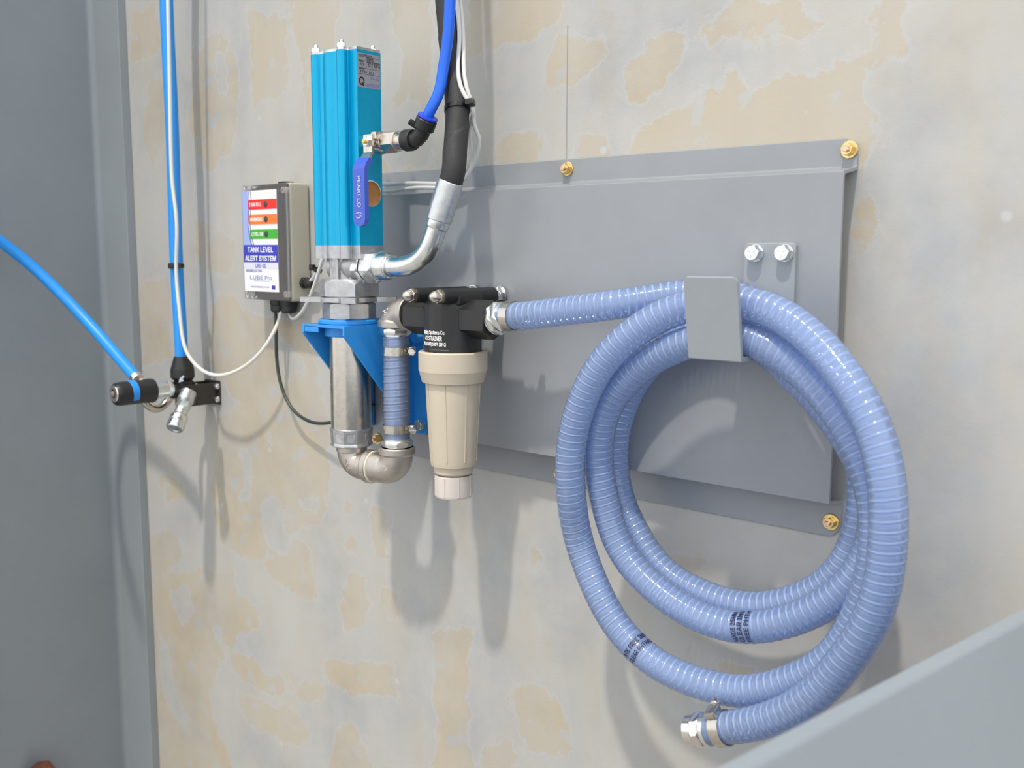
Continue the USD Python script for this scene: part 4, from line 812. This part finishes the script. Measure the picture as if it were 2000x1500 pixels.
obj('pipe_reducer', lathe([(0.0118, 1.300), (0.0122, 1.2985), (0.0172, 1.2820), (0.0178, 1.2800), (0.0180, 1.2680), (0.0150, 1.2640), (0.0112, 1.2620), (0.0112, 1.2520)], 36, frame((X0 - 0.002, -0.0515, 0))), black_pl, mf)
obj('manifold_body', cat(lathe([(0.0125, -0.016), (0.0150, -0.013), (0.0150, 0.012), (0.0125, 0.015)], 36, frame(Mo, (0, 0, 1))), lathe([(0.0120, -0.015), (0.0128, -0.013), (0.0128, 0.0200), (0.0118, 0.021)], 32, frame(Mo, (0, -1, 0), (1, 0, 0)))), black_gl, mf)
obj('flow_arrow', extr(Polygon([(0, 0.001), (0.008, 0.0065), (0.0076, 0.0035), (0.013, 0.0035), (0.013, 0.0005), (0.0076, 0.0003), (0.0072, -0.0035)]), 0.0006, frame(A([X0 + 0.0095, -0.0640, 1.2610]), (0.55, -0.83, 0), (0.6, 0.4, 0.75))), look('arrow_grey', lin(190, 196, 206), 0.5), mf)
sd = unary_union([sbox(-0.0168, -0.0155, 0.0168, 0.0155)])
clampm = cat(rbox((X0 - 0.020, -0.0030, 1.2210), (X0 + 0.022, -0.0002, 1.2590), 0.001), rbox((X0 + 0.0125, -0.0400, 1.2230), (X0 + 0.0150, -0.001, 1.2565), 0.001), rbox((X0 - 0.0185, -0.0400, 1.2230), (X0 - 0.0160, -0.001, 1.2565), 0.001), lathe([(0.0170, 1.2235), (0.0176, 1.2240), (0.0176, 1.2560), (0.0170, 1.2565)], 36, frame((X0, -0.0470, 0))))
obj('wall_clamp', clampm, dark_steel, mf)
for z in (1.2500, 1.2295):
    M = frame((X0 + 0.0165, -0.003, z), (0.25, -0.97, 0), (1, 0, 0)); s = obj('clamp_screw', lathe([(0.0052, 0), (0.0052, 0.002), (0.0040, 0.0048), (0.002, 0.0056)], 24, M), zinc, mf)
# straight coupler
Mc = lambda Y: frame((X0, -Y, Mo[2] + 0.0030 + (Y - 0.0834) * 0.02), (0, -1, 0), (1, 0, 0))
cp = thing('hose_coupler', 'black quick coupler with a blue ring pointing out from the manifold', 'coupler', (X0, -0.13, 1.25))
obj('nipple', cat(hexnut(0.0235, 0.0075, Mc(0.0730), rot=0.2), lathe([(0.0130, 0), (0.0132, 0.0005), (0.0132, 0.020)], 36, Mc(0.0810))), zinc, cp)
obj('sleeve', back(man(lathe([(0.0165, 0), (0.0180, 0.0012), (0.0186, 0.004), (0.0182, 0.012), (0.0176, 0.016), (0.0176, 0.052), (0.0166, 0.0590), (0.0148, 0.0610)], 48, Mc(0.1025))) - man(lathe([(0.0128, 0.055), (0.0128, 0.08)], 36, Mc(0.1025)))), black_pl, cp)
obj('blue_ring', ring(0.0150, 0.01795, 0.0105, 48, Mc(0.1325), 0.0008), hose_blue, cp, label='bright blue ring')
obj('mouth', back(man(lathe([(0.0127, 0.0), (0.0127, 0.0120), (0.0115, 0.0132)], 40, Mc(0.1525))) - man(lathe([(0.0055, 0.002), (0.0068, 0.0150), (0.0068, 0.03)], 36, Mc(0.1525)))), polished, cp)
# small zinc coupler hanging down and forward
zd = A([0.292, -0.542, -0.717]); zd /= np.linalg.norm(zd); zt = at(364, 777, 0.0600); ze = zt + zd * 0.055; Mz = frame(zt, zd)
z_ = thing('quick_coupler', 'small bright zinc quick coupler hanging down from the manifold', 'coupler', ze)
obj('neck', lathe([(0.0125, -0.010), (0.0128, 0.006), (0.0100, 0.010)], 32, Mz), zinc_dull, z_); obj('collar_nut', hexnut(0.0200, 0.011, Mz @ tr([0, 0, 0.0085])), zinc, z_)
obj('sleeve', back(man(lathe([(0.0095, 0.018), (0.0098, 0.030), (0.0125, 0.033), (0.0130, 0.035), (0.0130, 0.041), (0.0118, 0.0425), (0.0118, 0.044), (0.0132, 0.0455), (0.0134, 0.053), (0.0120, 0.0555)], 40, Mz)) - man(lathe([(0.0088, 0.050), (0.0088, 0.07)], 32, Mz))), zinc, z_)
obj('mouth', ring(0.0048, 0.0086, 0.008, 32, Mz @ tr([0, 0, 0.0465])), zinc_dull, z_)
# swan-neck tail and the blue hose that leaves to the left
sw = thing('swan_neck', 'curved steel tail pipe under the black quick coupler', 'pipe', Mo)
he = at(266, 738, 0.105)
obj('curved_tail', tube(spline([Mo + A([-0.012, 0, -0.006]), at(326, 785, 0.062), at(312, 797, 0.075), at(296, 796, 0.090), at(284, 786, 0.100), at(276, 768, 0.104), at(270, 748, 0.105)], 40), 0.0062, 20), stainless, sw)
bh_ = spline([he, at(240, 708, 0.108), at(190, 650, 0.116), at(120, 575, 0.14), at(60, 518, 0.172), at(0, 471, 0.212), at(-70, 424, 0.262), at(-150, 378, 0.325), at(-230, 340, 0.400)], 70)
obj('tail_ferrule', lathe([(0.0092, 0), (0.0096, 0.001), (0.0096, 0.008)], 28, frame(he - (bh_[1] - bh_[0]) / np.linalg.norm(bh_[1] - bh_[0]) * 0.005, bh_[1] - bh_[0])), polished, sw)
obj('blue_hose', tube(bh_, 0.0088, 24), hose_blue, label='bright blue air hose slanting up to the left across the column', cat='hose')
